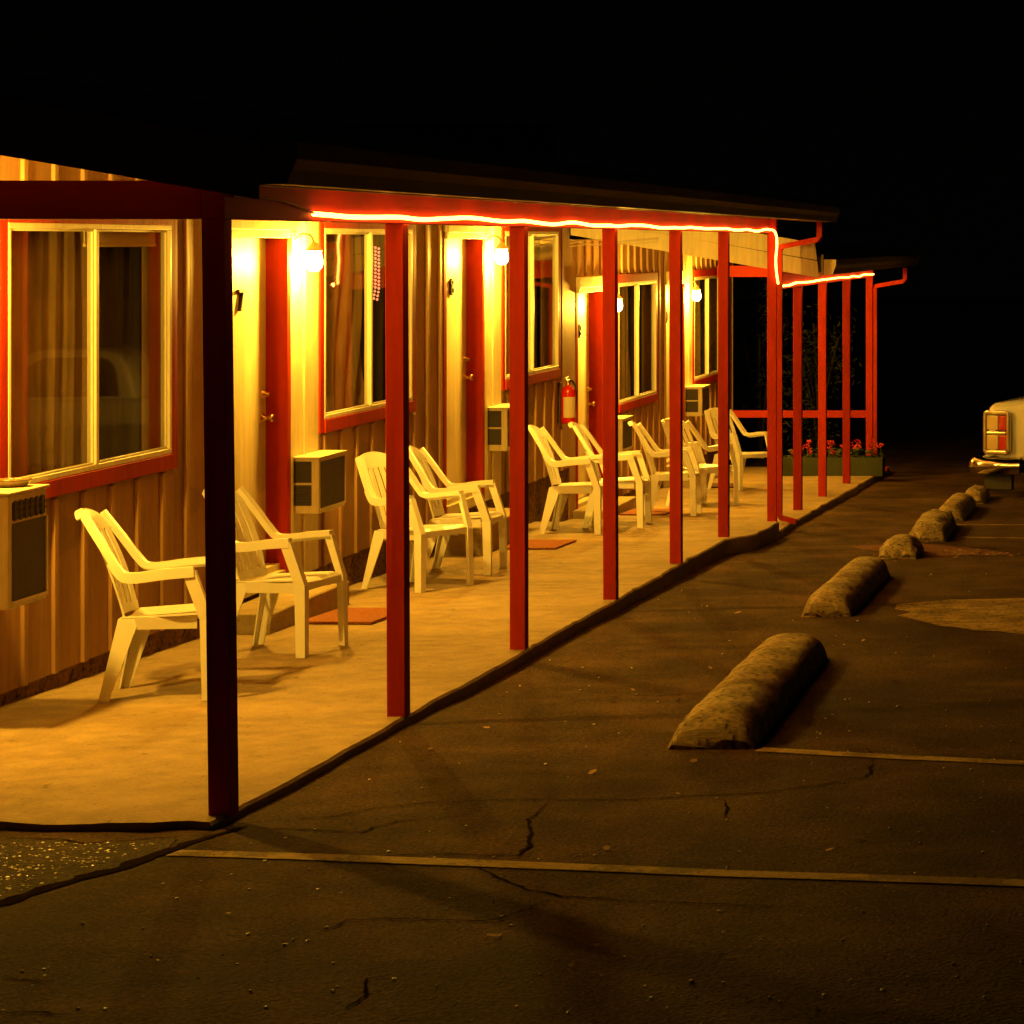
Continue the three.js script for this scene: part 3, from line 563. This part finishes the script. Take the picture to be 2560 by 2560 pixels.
// ---- moulded plastic chairs: local +x is the front, +z the side towards the camera
function makeChair() {
  const t = new THREE.Group();
  const back = (u, v) => {
    const hw = 0.185 + 0.025 * Math.sin(Math.PI * Math.min(1, v * 1.1)) - 0.03 * Math.max(0, v - 0.82) / 0.18, round = Math.max(0, v - 0.8) / 0.2;
    return new THREE.Vector3(-0.155 - 0.115 * v - 0.09 * v * v - 0.035 * (1 - u * u), 0.415 + 0.53 * v - 0.035 * round * u * u, u * hw);
  };
  const th = 0.008, n = 6, gap = 0.10;
  part(t, 'crest', patch(back, -1, 1, 0.80, 1, 12, 4, th), M.plastic);
  part(t, 'crest_lip', patch((u, v) => { const p = back(u, 1); return new THREE.Vector3(p.x - 0.035 * v, p.y + 0.004 - 0.012 * v * v, p.z); }, -1, 1, 0, 1, 12, 2, th), M.plastic);
  part(t, 'lower_back', patch(back, -0.92, 0.92, 0, 0.09, 10, 2, th), M.plastic);
  for (let k = 0; k < n; k++) { const a = -0.94 + 1.88 * k / n + gap / 2, b = -0.94 + 1.88 * (k + 1) / n - gap / 2; part(t, 'slat', patch(back, a, b, 0.088, 0.802, 2, 9, th), M.plastic); }
  for (const s of [-1, 1]) {
    // arm: from the front corner back, bending up to the crest
    const arm = curve([[0.19, 0.655, 0.268 * s], [0.05, 0.645, 0.272 * s], [-0.1, 0.628, 0.268 * s], [-0.148, 0.636, 0.264 * s], [-0.18, 0.67, 0.258 * s], [-0.26, 0.79, 0.23 * s], [-0.345, 0.915, 0.19 * s]], 26);
    part(t, 'arm', sweep(arm, [[0.034, 0.052]], [0, 0, 1]), M.plastic);
    const lipP = arm.map((p) => p.clone().add(new THREE.Vector3(0.004, -0.012, 0.024 * s)));
    part(t, 'arm_rim', sweep(lipP.slice(0, 20), [[0.046, 0.006]], [0, 0, 1]), M.plastic);
    // front leg, an L section from foot to arm
    const zf = 0.285 * s, zt = 0.268 * s, w = 0.052;
    const plate = (x0, x1, X0, X1, za, zb, Za, Zb, y0, y1) => hexa([[x0, y0, za], [x1, y0, za], [x1, y0, zb], [x0, y0, zb], [X0, y1, Za], [X1, y1, Za], [X1, y1, Zb], [X0, y1, Zb]]);
    const o = 0.009 * s;
    part(t, 'leg', [plate(0.238, 0.292, 0.222, 0.284, zf - o, zf, zt + 0.012 * s - o, zt + 0.012 * s, 0, 0.405), plate(0.283, 0.292, 0.275, 0.284, zf - 0.05 * s, zf - o * 1.02, zt - 0.045 * s, zt + 0.012 * s - o * 1.02, 0, 0.405)], M.plastic);
    part(t, 'arm_support', [plate(0.222, 0.283, 0.135, 0.20, zt + 0.012 * s - o, zt + 0.012 * s, zt + 0.022 * s - o, zt + 0.022 * s, 0.4055, 0.65), plate(0.274, 0.283, 0.191, 0.20, zt - 0.04 * s, zt + 0.012 * s - o * 1.02, zt - 0.026 * s, zt + 0.022 * s - o * 1.02, 0.4055, 0.65)], M.plastic);
    // rear leg, wider at the seat and splayed backwards
    const rz = 0.255 * s, rt = 0.222 * s;
    part(t, 'leg', [plate(-0.262, -0.215, -0.178, -0.075, rz - o, rz, rt - o, rt, 0, 0.41), plate(-0.262, -0.253, -0.178, -0.169, rz - 0.05 * s, rz - o * 1.02, rt - 0.075 * s, rt - o * 1.02, 0, 0.41)], M.plastic);
    part(t, 'side_apron', plate(-0.09, 0.2, -0.1, 0.2, 0.222 * s - o, 0.222 * s, 0.23 * s - o, 0.23 * s, 0.355, 0.418), M.plastic);
  }
  const seat = (u, v) => new THREE.Vector3(-0.165 + 0.425 * v + 0.02 * v * (1 - u * u), 0.415 + 0.018 * v - 0.016 * (1 - u * u) * (1 - v) - 0.05 * Math.max(0, v - 0.88) ** 1.3 * 6, u * (0.2 + 0.045 * Math.min(1, v * 1.6)));
  for (let k = 0; k < 5; k++) { const a = -1 + 0.4 * k + (k ? 0.018 : 0), b = -1 + 0.4 * (k + 1) - (k < 4 ? 0.018 : 0); part(t, 'seat_slat', patch(seat, a, b, 0.14, 0.86, 4, 8, 0.008), M.plastic); }
  part(t, 'seat_rear', patch(seat, -1, 1, 0, 0.145, 10, 2, 0.008), M.plastic);
  part(t, 'seat_front', patch(seat, -1, 1, 0.855, 1, 12, 4, 0.008), M.plastic);
  part(t, 'front_apron', patch((u, v) => { const p = seat(u, 1); return new THREE.Vector3(p.x - 0.006 * v, p.y - 0.05 * v * (1 - 0.3 * (1 - u * u)), p.z); }, -1, 1, 0, 1, 12, 2, 0.008), M.plastic);
  return t;
}
const chair0 = makeChair();
const CHAIRS = [   // x, Z, turn in degrees (positive: facing away from the camera), label
  [-4.95, 12.88, 10, 'white plastic armchair nearest the camera, left of the dark corner post'],
  [-4.92, 14.53, -7, 'white plastic armchair partly behind the dark corner post, before door 7'],
  [-5.10, 17.92, -24, 'white plastic armchair beside the boxy air conditioner, turned to the camera'],
  [-5.06, 18.98, 2, 'white plastic armchair just left of the third post, by door 8'],
  [-4.97, 22.47, 0, 'white plastic armchair under the fire extinguisher, right of the third post'],
  [-4.74, 23.12, 3, 'white plastic armchair partly behind the fourth post'],
  [-4.72, 25.75, 4, 'white plastic armchair between the fourth and fifth posts, at the third door'],
  [-4.62, 26.95, 50, 'white plastic armchair behind the fifth post, turned away'],
  [-4.66, 29.85, -35, 'white plastic armchair farthest along the walkway, near the railing'],
];
for (const [i, [x, Z, turn, label]] of CHAIRS.entries()) {
  const c = i ? chair0.clone() : chair0; c.name = numbered('plastic_chair'); scene.add(c);
  const rear = floorY(Z);
  c.position.set(x, rear + 0.001, -Z); c.rotation.order = 'XYZ'; c.rotation.x = -(Z < 23.6 ? 0.0285 : 0.034);
  c.rotation.set(0, 0, 0); c.rotateX(-(Z < 23.6 ? 0.0285 : 0.034)); c.rotateY(THREE.MathUtils.degToRad(turn));
  c.userData = { label, category: 'chair', group: 'white plastic chairs along the walkway' };
}

// ---- fire extinguisher on the wall
{
  const t = thing('fire_extinguisher', 'red fire extinguisher with pale label hung on the wall', 'extinguisher', [WALL + 0.1, 0.46, 24.5]);
  part(t, 'cylinder', new THREE.LatheGeometry([[0.001, 0], [0.06, 0.0], [0.07, 0.012], [0.07, 0.3], [0.058, 0.34], [0.03, 0.362], [0.022, 0.375], [0.001, 0.376]].map((p) => new THREE.Vector2(...p)), 28), M.extinguisher);
  part(t, 'label_sleeve', new THREE.CylinderGeometry(0.0712, 0.0712, 0.2, 24, 1, true, -0.5, 1.9).translate(0, 0.16, 0), M.label);
  part(t, 'valve', cyl(0.018, 0.022, 0.045).translate(0, 0.395, 0), M.brass);
  part(t, 'handle', [lbox(0.02, 0.008, 0.12, 0, 0.425, 0.03, 0.003), lbox(0.02, 0.008, 0.11, 0, 0.455, 0.035, 0.003).rotateX(0.12)], M.steel);
  part(t, 'hose', new THREE.TubeGeometry(new THREE.CatmullRomCurve3([[0, 0.4, -0.02], [0.02, 0.41, -0.07], [0.05, 0.34, -0.095], [0.05, 0.2, -0.09], [0.04, 0.08, -0.08]].map((p) => new THREE.Vector3(...p))), 24, 0.011, 8), M.rubber);
  part(t, 'bracket', lbox(0.03, 0.4, 0.05, -0.085, 0.2, 0, 0.004), M.dark);
}

// ---- curtains, blind and bead lights behind the glass
function curtain(label, Z0, Z1, y0, y1, x, m, amp, per, sway) {
  const t = thing('curtain', label, 'curtain', [x, y0, (Z0 + Z1) / 2], 'curtains behind the motel windows', true);
  const fn = (u, v) => {
    const z = Z0 + (Z1 - Z0) * u, ph = (z * per + sway * Math.sin(v * 2.2 + u * 3)) * 6.283;
    return new THREE.Vector3(x + amp * (0.45 + 0.55 * (1 - v)) * (Math.sin(ph) + 0.35 * Math.sin(ph * 2.3 + 1)), y0 + (y1 - y0) * v, -(z + sway * 0.12 * (1 - v) * u));
  };
  part(t, 'cloth', patch(fn, 0, 1, 0, 1, 70, 10, 0.003), m);
}
const CURT = ['brown curtain in the left half of the nearest window', 'brown curtain hanging askew in the window beside door 7', 'brown curtain in the window beside door 8', 'brown curtain in the window beside the third door', 'brown curtain in the farthest window'];
const CURT2 = ['dark curtain in the right half of the nearest window', 'dark curtain behind the window crossed by the second post', 'dark curtain behind the window just right of the third post', 'dark curtain in the right half of the window beside the third door', 'dark curtain in the right half of the farthest window'];
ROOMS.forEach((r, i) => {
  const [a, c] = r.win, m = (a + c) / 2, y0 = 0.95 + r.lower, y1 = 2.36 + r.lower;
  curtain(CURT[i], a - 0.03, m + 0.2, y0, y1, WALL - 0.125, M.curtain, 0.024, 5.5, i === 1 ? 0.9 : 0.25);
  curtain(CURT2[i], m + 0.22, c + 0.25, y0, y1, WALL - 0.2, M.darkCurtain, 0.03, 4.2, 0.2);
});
{
  const t = thing('roller_blind', 'pale blind rolled up at the top of the nearest window', 'blind', [WALL - 0.06, 2.14, 14.05], undefined, true);
  part(t, 'cloth', box(WALL - 0.062, WALL - 0.054, 2.215, 2.31, 13.56, 14.54, 0.002), M.blind);
  part(t, 'bottom_bar', box(WALL - 0.067, WALL - 0.049, 2.195, 2.215, 13.56, 14.54, 0.003), M.blind);
}
{
  const t = thing('bead_lights', 'short strings of red glowing beads inside the window beside door 7', 'bead lights', [WALL - 0.06, 1.9, 18.75], undefined, true);
  for (let s = 0; s < 3; s++) {
    const z = 18.70 + s * 0.085, list = [];
    for (let k = 0; k < 15; k++) list.push(new THREE.SphereGeometry(0.0105, 8, 6).translate(WALL - 0.06, 2.19 - k * 0.027 - s * 0.009, -(z - (k > 11 ? (k - 11) * 0.014 : 0))));
    part(t, 'bead_string', list, M.bead);
  }
}

// ================================================================ PARKING LOT THINGS
function wheelStop(label, x0, Z0, x1, Z1, w, h, ragged) {
  const L = Math.hypot(x1 - x0, Z1 - Z0), cx = (x0 + x1) / 2, cz = (Z0 + Z1) / 2, t = thing('wheel_stop', label, 'wheel stop', [cx, lotHeight(cx, cz) - 0.012, cz], 'concrete wheel stops in the parking lot');
  const nl = Math.max(10, Math.round(L * 26)), na = 18, pos = [], idx = [], s = Math.round(Z0 * 10);
  for (let i = 0; i <= nl; i++) for (let k = 0; k <= na; k++) {
    const v = i / nl, a = Math.PI * k / na, endTaper = Math.min(1, v * L / 0.28, (1 - v) * L / 0.1), hh = h * (0.35 + 0.65 * Math.sqrt(Math.max(0, endTaper)));
    const r = 1 + (fbm(v * L * 3 + s, k * 0.5, 91) - 0.5) * 0.16 * ragged + (noise2(v * L * 14, k * 1.2, 95) - 0.5) * 0.06 * ragged;
    const end = (i === 0 ? 1 : i === nl ? -1 : 0) * 0.05 * ragged * (noise2(k * 0.9, s, 92) - 0.4);
    const c = Math.cos(a), sn = Math.sin(a);
    pos.push(Math.sign(c) * Math.pow(Math.abs(c), 0.8) * w / 2 * r, Math.pow(sn, 0.72) * hh * r, L / 2 - v * L + end);
  }
  for (let i = 0; i < nl; i++) for (let k = 0; k < na; k++) { const a = i * (na + 1) + k, b = a + na + 1; idx.push(a, a + 1, b + 1, a, b + 1, b); }
  const e0 = pos.length / 3; pos.push(0, 0.02, L / 2); const e1 = e0 + 1; pos.push(0, 0.02, -L / 2);
  for (let k = 0; k < na; k++) { idx.push(e0, k + 1, k); const b = nl * (na + 1); idx.push(e1, b + k, b + k + 1); }
  const g = new THREE.BufferGeometry(); g.setAttribute('position', new THREE.Float32BufferAttribute(pos, 3)); g.setIndex(idx);
  const q = g.toNonIndexed(); q.computeVertexNormals();
  part(t, 'concrete_bar', metric(toCreasedNormals(q, 0.9)), M.stop);
  t.rotation.order = 'YXZ'; t.rotation.y = -Math.atan2(x1 - x0, Z1 - Z0); t.rotation.x = -0.037;
}
wheelStop('long rounded concrete wheel stop nearest the camera', -1.92, 11.5, -1.98, 14.75, 0.40, 0.175, 0.55);
wheelStop('rounded concrete wheel stop, second from the camera', -2.04, 16.8, -2.07, 19.8, 0.34, 0.175, 0.55);
wheelStop('short broken chunk of concrete wheel stop', -1.98, 21.2, -1.98, 21.95, 0.34, 0.17, 1.2);
wheelStop('broken dark concrete wheel stop beyond the short chunk', -1.86, 22.9, -1.92, 25.0, 0.36, 0.18, 1.2);
wheelStop('concrete wheel stop, second from the truck', -1.86, 25.6, -1.88, 27.9, 0.30, 0.17, 0.8);
wheelStop('farthest concrete wheel stop under the truck bumper', -1.80, 28.4, -1.80, 29.6, 0.26, 0.16, 1.2);

// ---- pickup truck backed in at the right: local +x is its nose, +z its side towards the camera
{
  const X = -1.70, Z = 29.5, t = thing('pickup_truck', 'white pickup truck with chrome bumper, cut by the right edge', 'truck', [X, lotY(Z), Z]);
  t.rotation.y = THREE.MathUtils.degToRad(-12);
  const arch = (s, cx, r) => { s.lineTo(cx + r, 0.42); s.absarc(cx, 0.38, r, 0.1, Math.PI - 0.1, false); s.lineTo(cx - r, 0.42); };
  const side = new THREE.Shape(); side.moveTo(0.02, 0.50);
  side.lineTo(0.0, 0.9); side.quadraticCurveTo(0.0, 1.06, 0.1, 1.10); side.lineTo(0.5, 1.16); side.lineTo(2.05, 1.18); side.lineTo(3.9, 1.16); side.quadraticCurveTo(5.0, 1.12, 5.15, 0.95); side.lineTo(5.18, 0.5); side.lineTo(5.0, 0.42);
  arch(side, 4.35, 0.44); arch(side, 0.98, 0.44); side.lineTo(0.2, 0.44);
  const body = new THREE.ExtrudeGeometry(side, { depth: 1.62, bevelEnabled: true, bevelThickness: 0.13, bevelSize: 0.07, bevelOffset: -0.07, bevelSegments: 5, curveSegments: 24 }).translate(0, 0, -1.68);
  part(t, 'body', metric(toCreasedNormals(body, 0.7)), M.carPaint);
  const cab = new THREE.Shape(); cab.moveTo(2.06, 1.14); cab.lineTo(2.16, 1.5); cab.quadraticCurveTo(2.22, 1.72, 2.5, 1.74); cab.lineTo(3.1, 1.74); cab.quadraticCurveTo(3.35, 1.72, 3.6, 1.4); cab.lineTo(3.95, 1.13); cab.lineTo(2.06, 1.14);
  part(t, 'cab', toCreasedNormals(new THREE.ExtrudeGeometry(cab, { depth: 1.4, bevelEnabled: true, bevelThickness: 0.1, bevelSize: 0.05, bevelOffset: -0.05, bevelSegments: 3 }).translate(0, 0, -1.57), 0.7), M.carPaint);
  const win = new THREE.Shape(); win.moveTo(2.26, 1.2); win.lineTo(2.3, 1.5); win.quadraticCurveTo(2.34, 1.64, 2.5, 1.655); win.lineTo(3.05, 1.655); win.quadraticCurveTo(3.2, 1.64, 3.4, 1.42); win.lineTo(3.66, 1.2); win.lineTo(2.26, 1.2);
  for (const z of [-0.075, -1.675]) part(t, 'side_window', new THREE.ExtrudeGeometry(win, { depth: 0.012, bevelEnabled: false }).translate(0, 0, z), M.carGlass);
  for (const [wx, wz] of [[0.98, -0.14], [4.35, -0.14], [0.98, -1.6], [4.35, -1.6]]) {
    const w = sub(t, 'wheel');
    part(w, 'tyre', new THREE.TorusGeometry(0.26, 0.11, 12, 32).scale(1, 1, 1.1).translate(wx, 0.37, wz), M.rubber);
    part(w, 'rim', new THREE.CylinderGeometry(0.2, 0.2, 0.16, 24).rotateX(Math.PI / 2).translate(wx, 0.37, wz), M.steel);
  }
  // fender flare round the rear wheel
  part(t, 'wheel_flare', new THREE.TorusGeometry(0.455, 0.032, 10, 28, Math.PI * 0.92).rotateZ(0.12).scale(1, 1, 1.6).translate(0.98, 0.38, 0.06), M.carPaint);
  // tail lamps on the rounded corners
  for (const s of [1, -1]) {
    const lamp = sub(t, 'tail_lamp'); lamp.position.set(0.15, 0.76, s > 0 ? 0.065 : -1.805); lamp.rotation.y = s > 0 ? -0.2 : -Math.PI + 0.2;
    const rim = new THREE.Shape(); const rr2 = (sh, w, h, r) => { sh.moveTo(-w + r, -h); sh.lineTo(w - r, -h); sh.quadraticCurveTo(w, -h, w, -h + r); sh.lineTo(w, h - r); sh.quadraticCurveTo(w, h, w - r, h); sh.lineTo(-w + r, h); sh.quadraticCurveTo(-w, h, -w, h - r); sh.lineTo(-w, -h + r); sh.quadraticCurveTo(-w, -h, -w + r, -h); };
    rr2(rim, 0.165, 0.25, 0.05); const hole = new THREE.Path(); rr2(hole, 0.135, 0.215, 0.03); rim.holes.push(hole);
    part(lamp, 'bezel', toCreasedNormals(new THREE.ExtrudeGeometry(rim, { depth: 0.03, bevelEnabled: true, bevelThickness: 0.012, bevelSize: 0.01, bevelSegments: 3 }), 0.6), M.chrome);
    part(lamp, 'bezel_bar', lbox(0.27, 0.05, 0.05, 0, -0.005, 0.02, 0.018), M.chrome);
    part(lamp, 'housing', lbox(0.28, 0.44, 0.1, 0, 0, -0.04, 0.003), M.dark);
    for (const y of [0.115, -0.115]) {
      part(lamp, 'clear_lens', lbox(0.15, 0.17, 0.04, -0.055, y, 0.012, 0.014), M.clearLens);
      part(lamp, 'red_lens', lbox(0.105, 0.17, 0.04, 0.077, y, 0.012, 0.014), M.redLens);
    }
  }
  const bump = curve([[0.42, 0.36, 0.06], [0.1, 0.36, 0.08], [-0.12, 0.36, 0.03], [-0.17, 0.36, -0.2], [-0.19, 0.36, -0.87], [-0.17, 0.36, -1.54], [-0.1, 0.36, -1.74], [0.2, 0.36, -1.79]], 40);
  part(t, 'bumper', new THREE.TubeGeometry(new THREE.CatmullRomCurve3(bump), 70, 0.075, 16).translate(0, -0.36, 0).scale(1, 1.35, 1).translate(0, 0.37, 0), M.chrome);
  part(t, 'bumper_bracket', [lbox(0.3, 0.16, 1.3, 0.05, 0.28, -0.87, 0.02), lbox(0.34, 0.22, 0.1, 0.12, 0.18, -0.12, 0.02)], M.dark);
  part(t, 'tailgate_handle', lbox(0.03, 0.06, 0.2, -0.01, 0.9, -0.87, 0.01), M.chrome);
}

// ---- planter and flowers at the far end
{
  const Z = 32.6, y = floorY(Z), t = thing('planter_box', 'long green planter box at the far end of the walkway', 'planter', [-3.86, y, Z]);
  part(t, 'side_board', lbox(1.3, 0.24, 0.03, 0, 0.12, 0.16, 0.004), M.planter); part(t, 'side_board', lbox(1.3, 0.24, 0.03, 0, 0.12, -0.16, 0.004), M.planter);
  part(t, 'end_board', lbox(0.03, 0.238, 0.29, -0.635, 0.12, 0, 0.004), M.planter); part(t, 'end_board', lbox(0.03, 0.238, 0.29, 0.635, 0.12, 0, 0.004), M.planter);
  part(t, 'soil', lbox(1.24, 0.18, 0.29, 0, 0.1, 0), M.soil);
  const names = ['leafy red geranium at the left end of the planter', 'red geranium left of the middle of the planter', 'fullest red geranium in the middle of the planter', 'red geranium right of the middle of the planter', 'low red geranium at the right end of the planter'];
  for (let k = 0; k < 5; k++) {
    const x = -4.36 + k * 0.25, p = thing('geranium_plant', names[k], 'flower', [x, y + 0.19, Z], 'geraniums in the green planter');
    const leaves = [], petals = [], stems = [];
    for (let i = 0; i < 60; i++) {
      const a = rr(0, 6.28), r = rr(0, 0.13), h = rr(0.0, 0.16);
      leaves.push(new THREE.CircleGeometry(rr(0.018, 0.032), 6).rotateX(-Math.PI / 2 + rr(-0.7, 0.7)).rotateY(a).translate(r * Math.cos(a), h, r * Math.sin(a)));
    }
    for (let f = 0; f < (k === 2 ? 7 : 5); f++) {
      const a = rr(0, 6.28), r = rr(0.02, 0.12), h = rr(0.1, 0.24), fx = r * Math.cos(a), fz = r * Math.sin(a);
      stems.push(cyl(0.003, 0.003, h, 5).translate(fx, h / 2, fz));
      for (let q = 0; q < 16; q++) petals.push(new THREE.CircleGeometry(0.014, 5).rotateX(rr(-1.6, 1.6)).rotateY(rr(0, 6.28)).translate(fx + rr(-0.03, 0.03), h + rr(-0.02, 0.03), fz + rr(-0.03, 0.03)));
    }
    part(p, 'foliage', leaves, M.leaf); part(p, 'stems', stems, M.leaf); part(p, 'blossoms', petals, M.petal);
  }
}
// ---- shrubs beyond the railing
function shrub(label, x, Z, h, w, n) {
  const t = thing('shrub', label, 'shrub', [x, lotY(Z) - 0.05, Z], 'shrubs beyond the railing');
  const stems = [];
  for (let k = 0; k < 6; k++) { const a = k * 1.05 + rr(0, 0.5), e = new THREE.Vector3(Math.cos(a) * w * 0.5, h * rr(0.6, 0.95), Math.sin(a) * w * 0.5); stems.push(new THREE.TubeGeometry(new THREE.CatmullRomCurve3([new THREE.Vector3(0, 0, 0), new THREE.Vector3(e.x * 0.3, e.y * 0.5, e.z * 0.3), e]), 8, 0.022, 6)); }
  part(t, 'trunk', stems, M.bark);
  const clumps = []; for (let k = 0; k < 26; k++) { const a = rr(0, 6.28), v = rr(0.12, 1); clumps.push([Math.cos(a) * w * rr(0.1, 0.8) * (1.15 - 0.5 * v), h * v, Math.sin(a) * w * rr(0.1, 0.8) * (1.15 - 0.5 * v), rr(0.18, 0.36)]); }
  const leaves = [], leaf = new THREE.Shape(); leaf.moveTo(0, -0.05); leaf.quadraticCurveTo(0.024, 0, 0, 0.05); leaf.quadraticCurveTo(-0.024, 0, 0, -0.05);
  const base = new THREE.ShapeGeometry(leaf, 3);
  for (let i = 0; i < n; i++) { const c = clumps[i % clumps.length]; leaves.push(base.clone().scale(rr(0.7, 1.3), rr(0.7, 1.3), 1).rotateX(rr(-1.2, 1.2)).rotateZ(rr(0, 6.28)).rotateY(rr(0, 6.28)).translate(c[0] + rr(-1, 1) * c[3], c[1] + rr(-1, 1) * c[3], c[2] + rr(-1, 1) * c[3])); }
  part(t, 'crown', leaves, M.shrubLeaf);
}
shrub('tall leafy shrub in the dark behind the railing, left', -5.7, 38.6, 2.7, 0.8, 1300);
shrub('leafy shrub in the dark behind the railing, right', -4.75, 38.2, 2.3, 0.7, 1200);

// ---- loose pebbles and litter
{
  const g = new THREE.IcosahedronGeometry(1, 0), n = 2300, m = new THREE.InstancedMesh(g, M.pebble, n), o = new THREE.Object3D();
  for (let i = 0; i < n; i++) {
    const coarse = i < 1950, x = coarse ? rr(-5.0, -3.62) : rr(-3.4, 1.5), Z = coarse ? rr(7.9, 9.4) : 7 + 18 * rnd() * rnd();
    const s = coarse ? rr(0.0025, 0.0065) : rr(0.003, 0.0075);
    const ok = !coarse || x < -3.62 - (9.4 - Z) * 0.17;
    o.position.set(x, lotHeight(x, Z) + (ok ? s * 0.6 : -0.05), -Z); o.scale.set(s * rr(0.8, 1.5), s * rr(0.35, 0.6), s * rr(0.8, 1.5)); o.rotation.set(rr(-0.3, 0.3), rr(0, 6), 0); o.updateMatrix(); m.setMatrixAt(i, o.matrix);
  }
  m.name = 'pebbles'; m.userData = { label: 'loose pale pebbles scattered over the asphalt', category: 'pebbles', kind: 'stuff' }; m.castShadow = m.receiveShadow = true; scene.add(m);
  const lg = new THREE.CircleGeometry(1, 5), n2 = 110, l = new THREE.InstancedMesh(lg, M.litter, n2);
  for (let i = 0; i < n2; i++) {
    const heap = i < 60, x = heap ? -1.6 + 0.5 * (rnd() + rnd() - 1) * 1.8 : rr(-3.3, 0.5), Z = heap ? 21.7 + 0.5 * (rnd() + rnd() - 1) : 7 + 17 * rnd(), s = rr(0.008, 0.02);
    o.position.set(x, lotHeight(x, Z) + 0.010, -Z); o.scale.set(s * 1.6, s, s); o.rotation.set(-Math.PI / 2 + rr(-0.35, 0.35), rr(-0.3, 0.3), rr(0, 6)); o.updateMatrix(); l.setMatrixAt(i, o.matrix);
  }
  l.name = 'leaf_litter'; l.userData = { label: 'small dry leaves and scraps lying on the asphalt', category: 'litter', kind: 'stuff' }; l.castShadow = l.receiveShadow = true; scene.add(l);
}

shade(scene);
renderer.render(scene, camera);
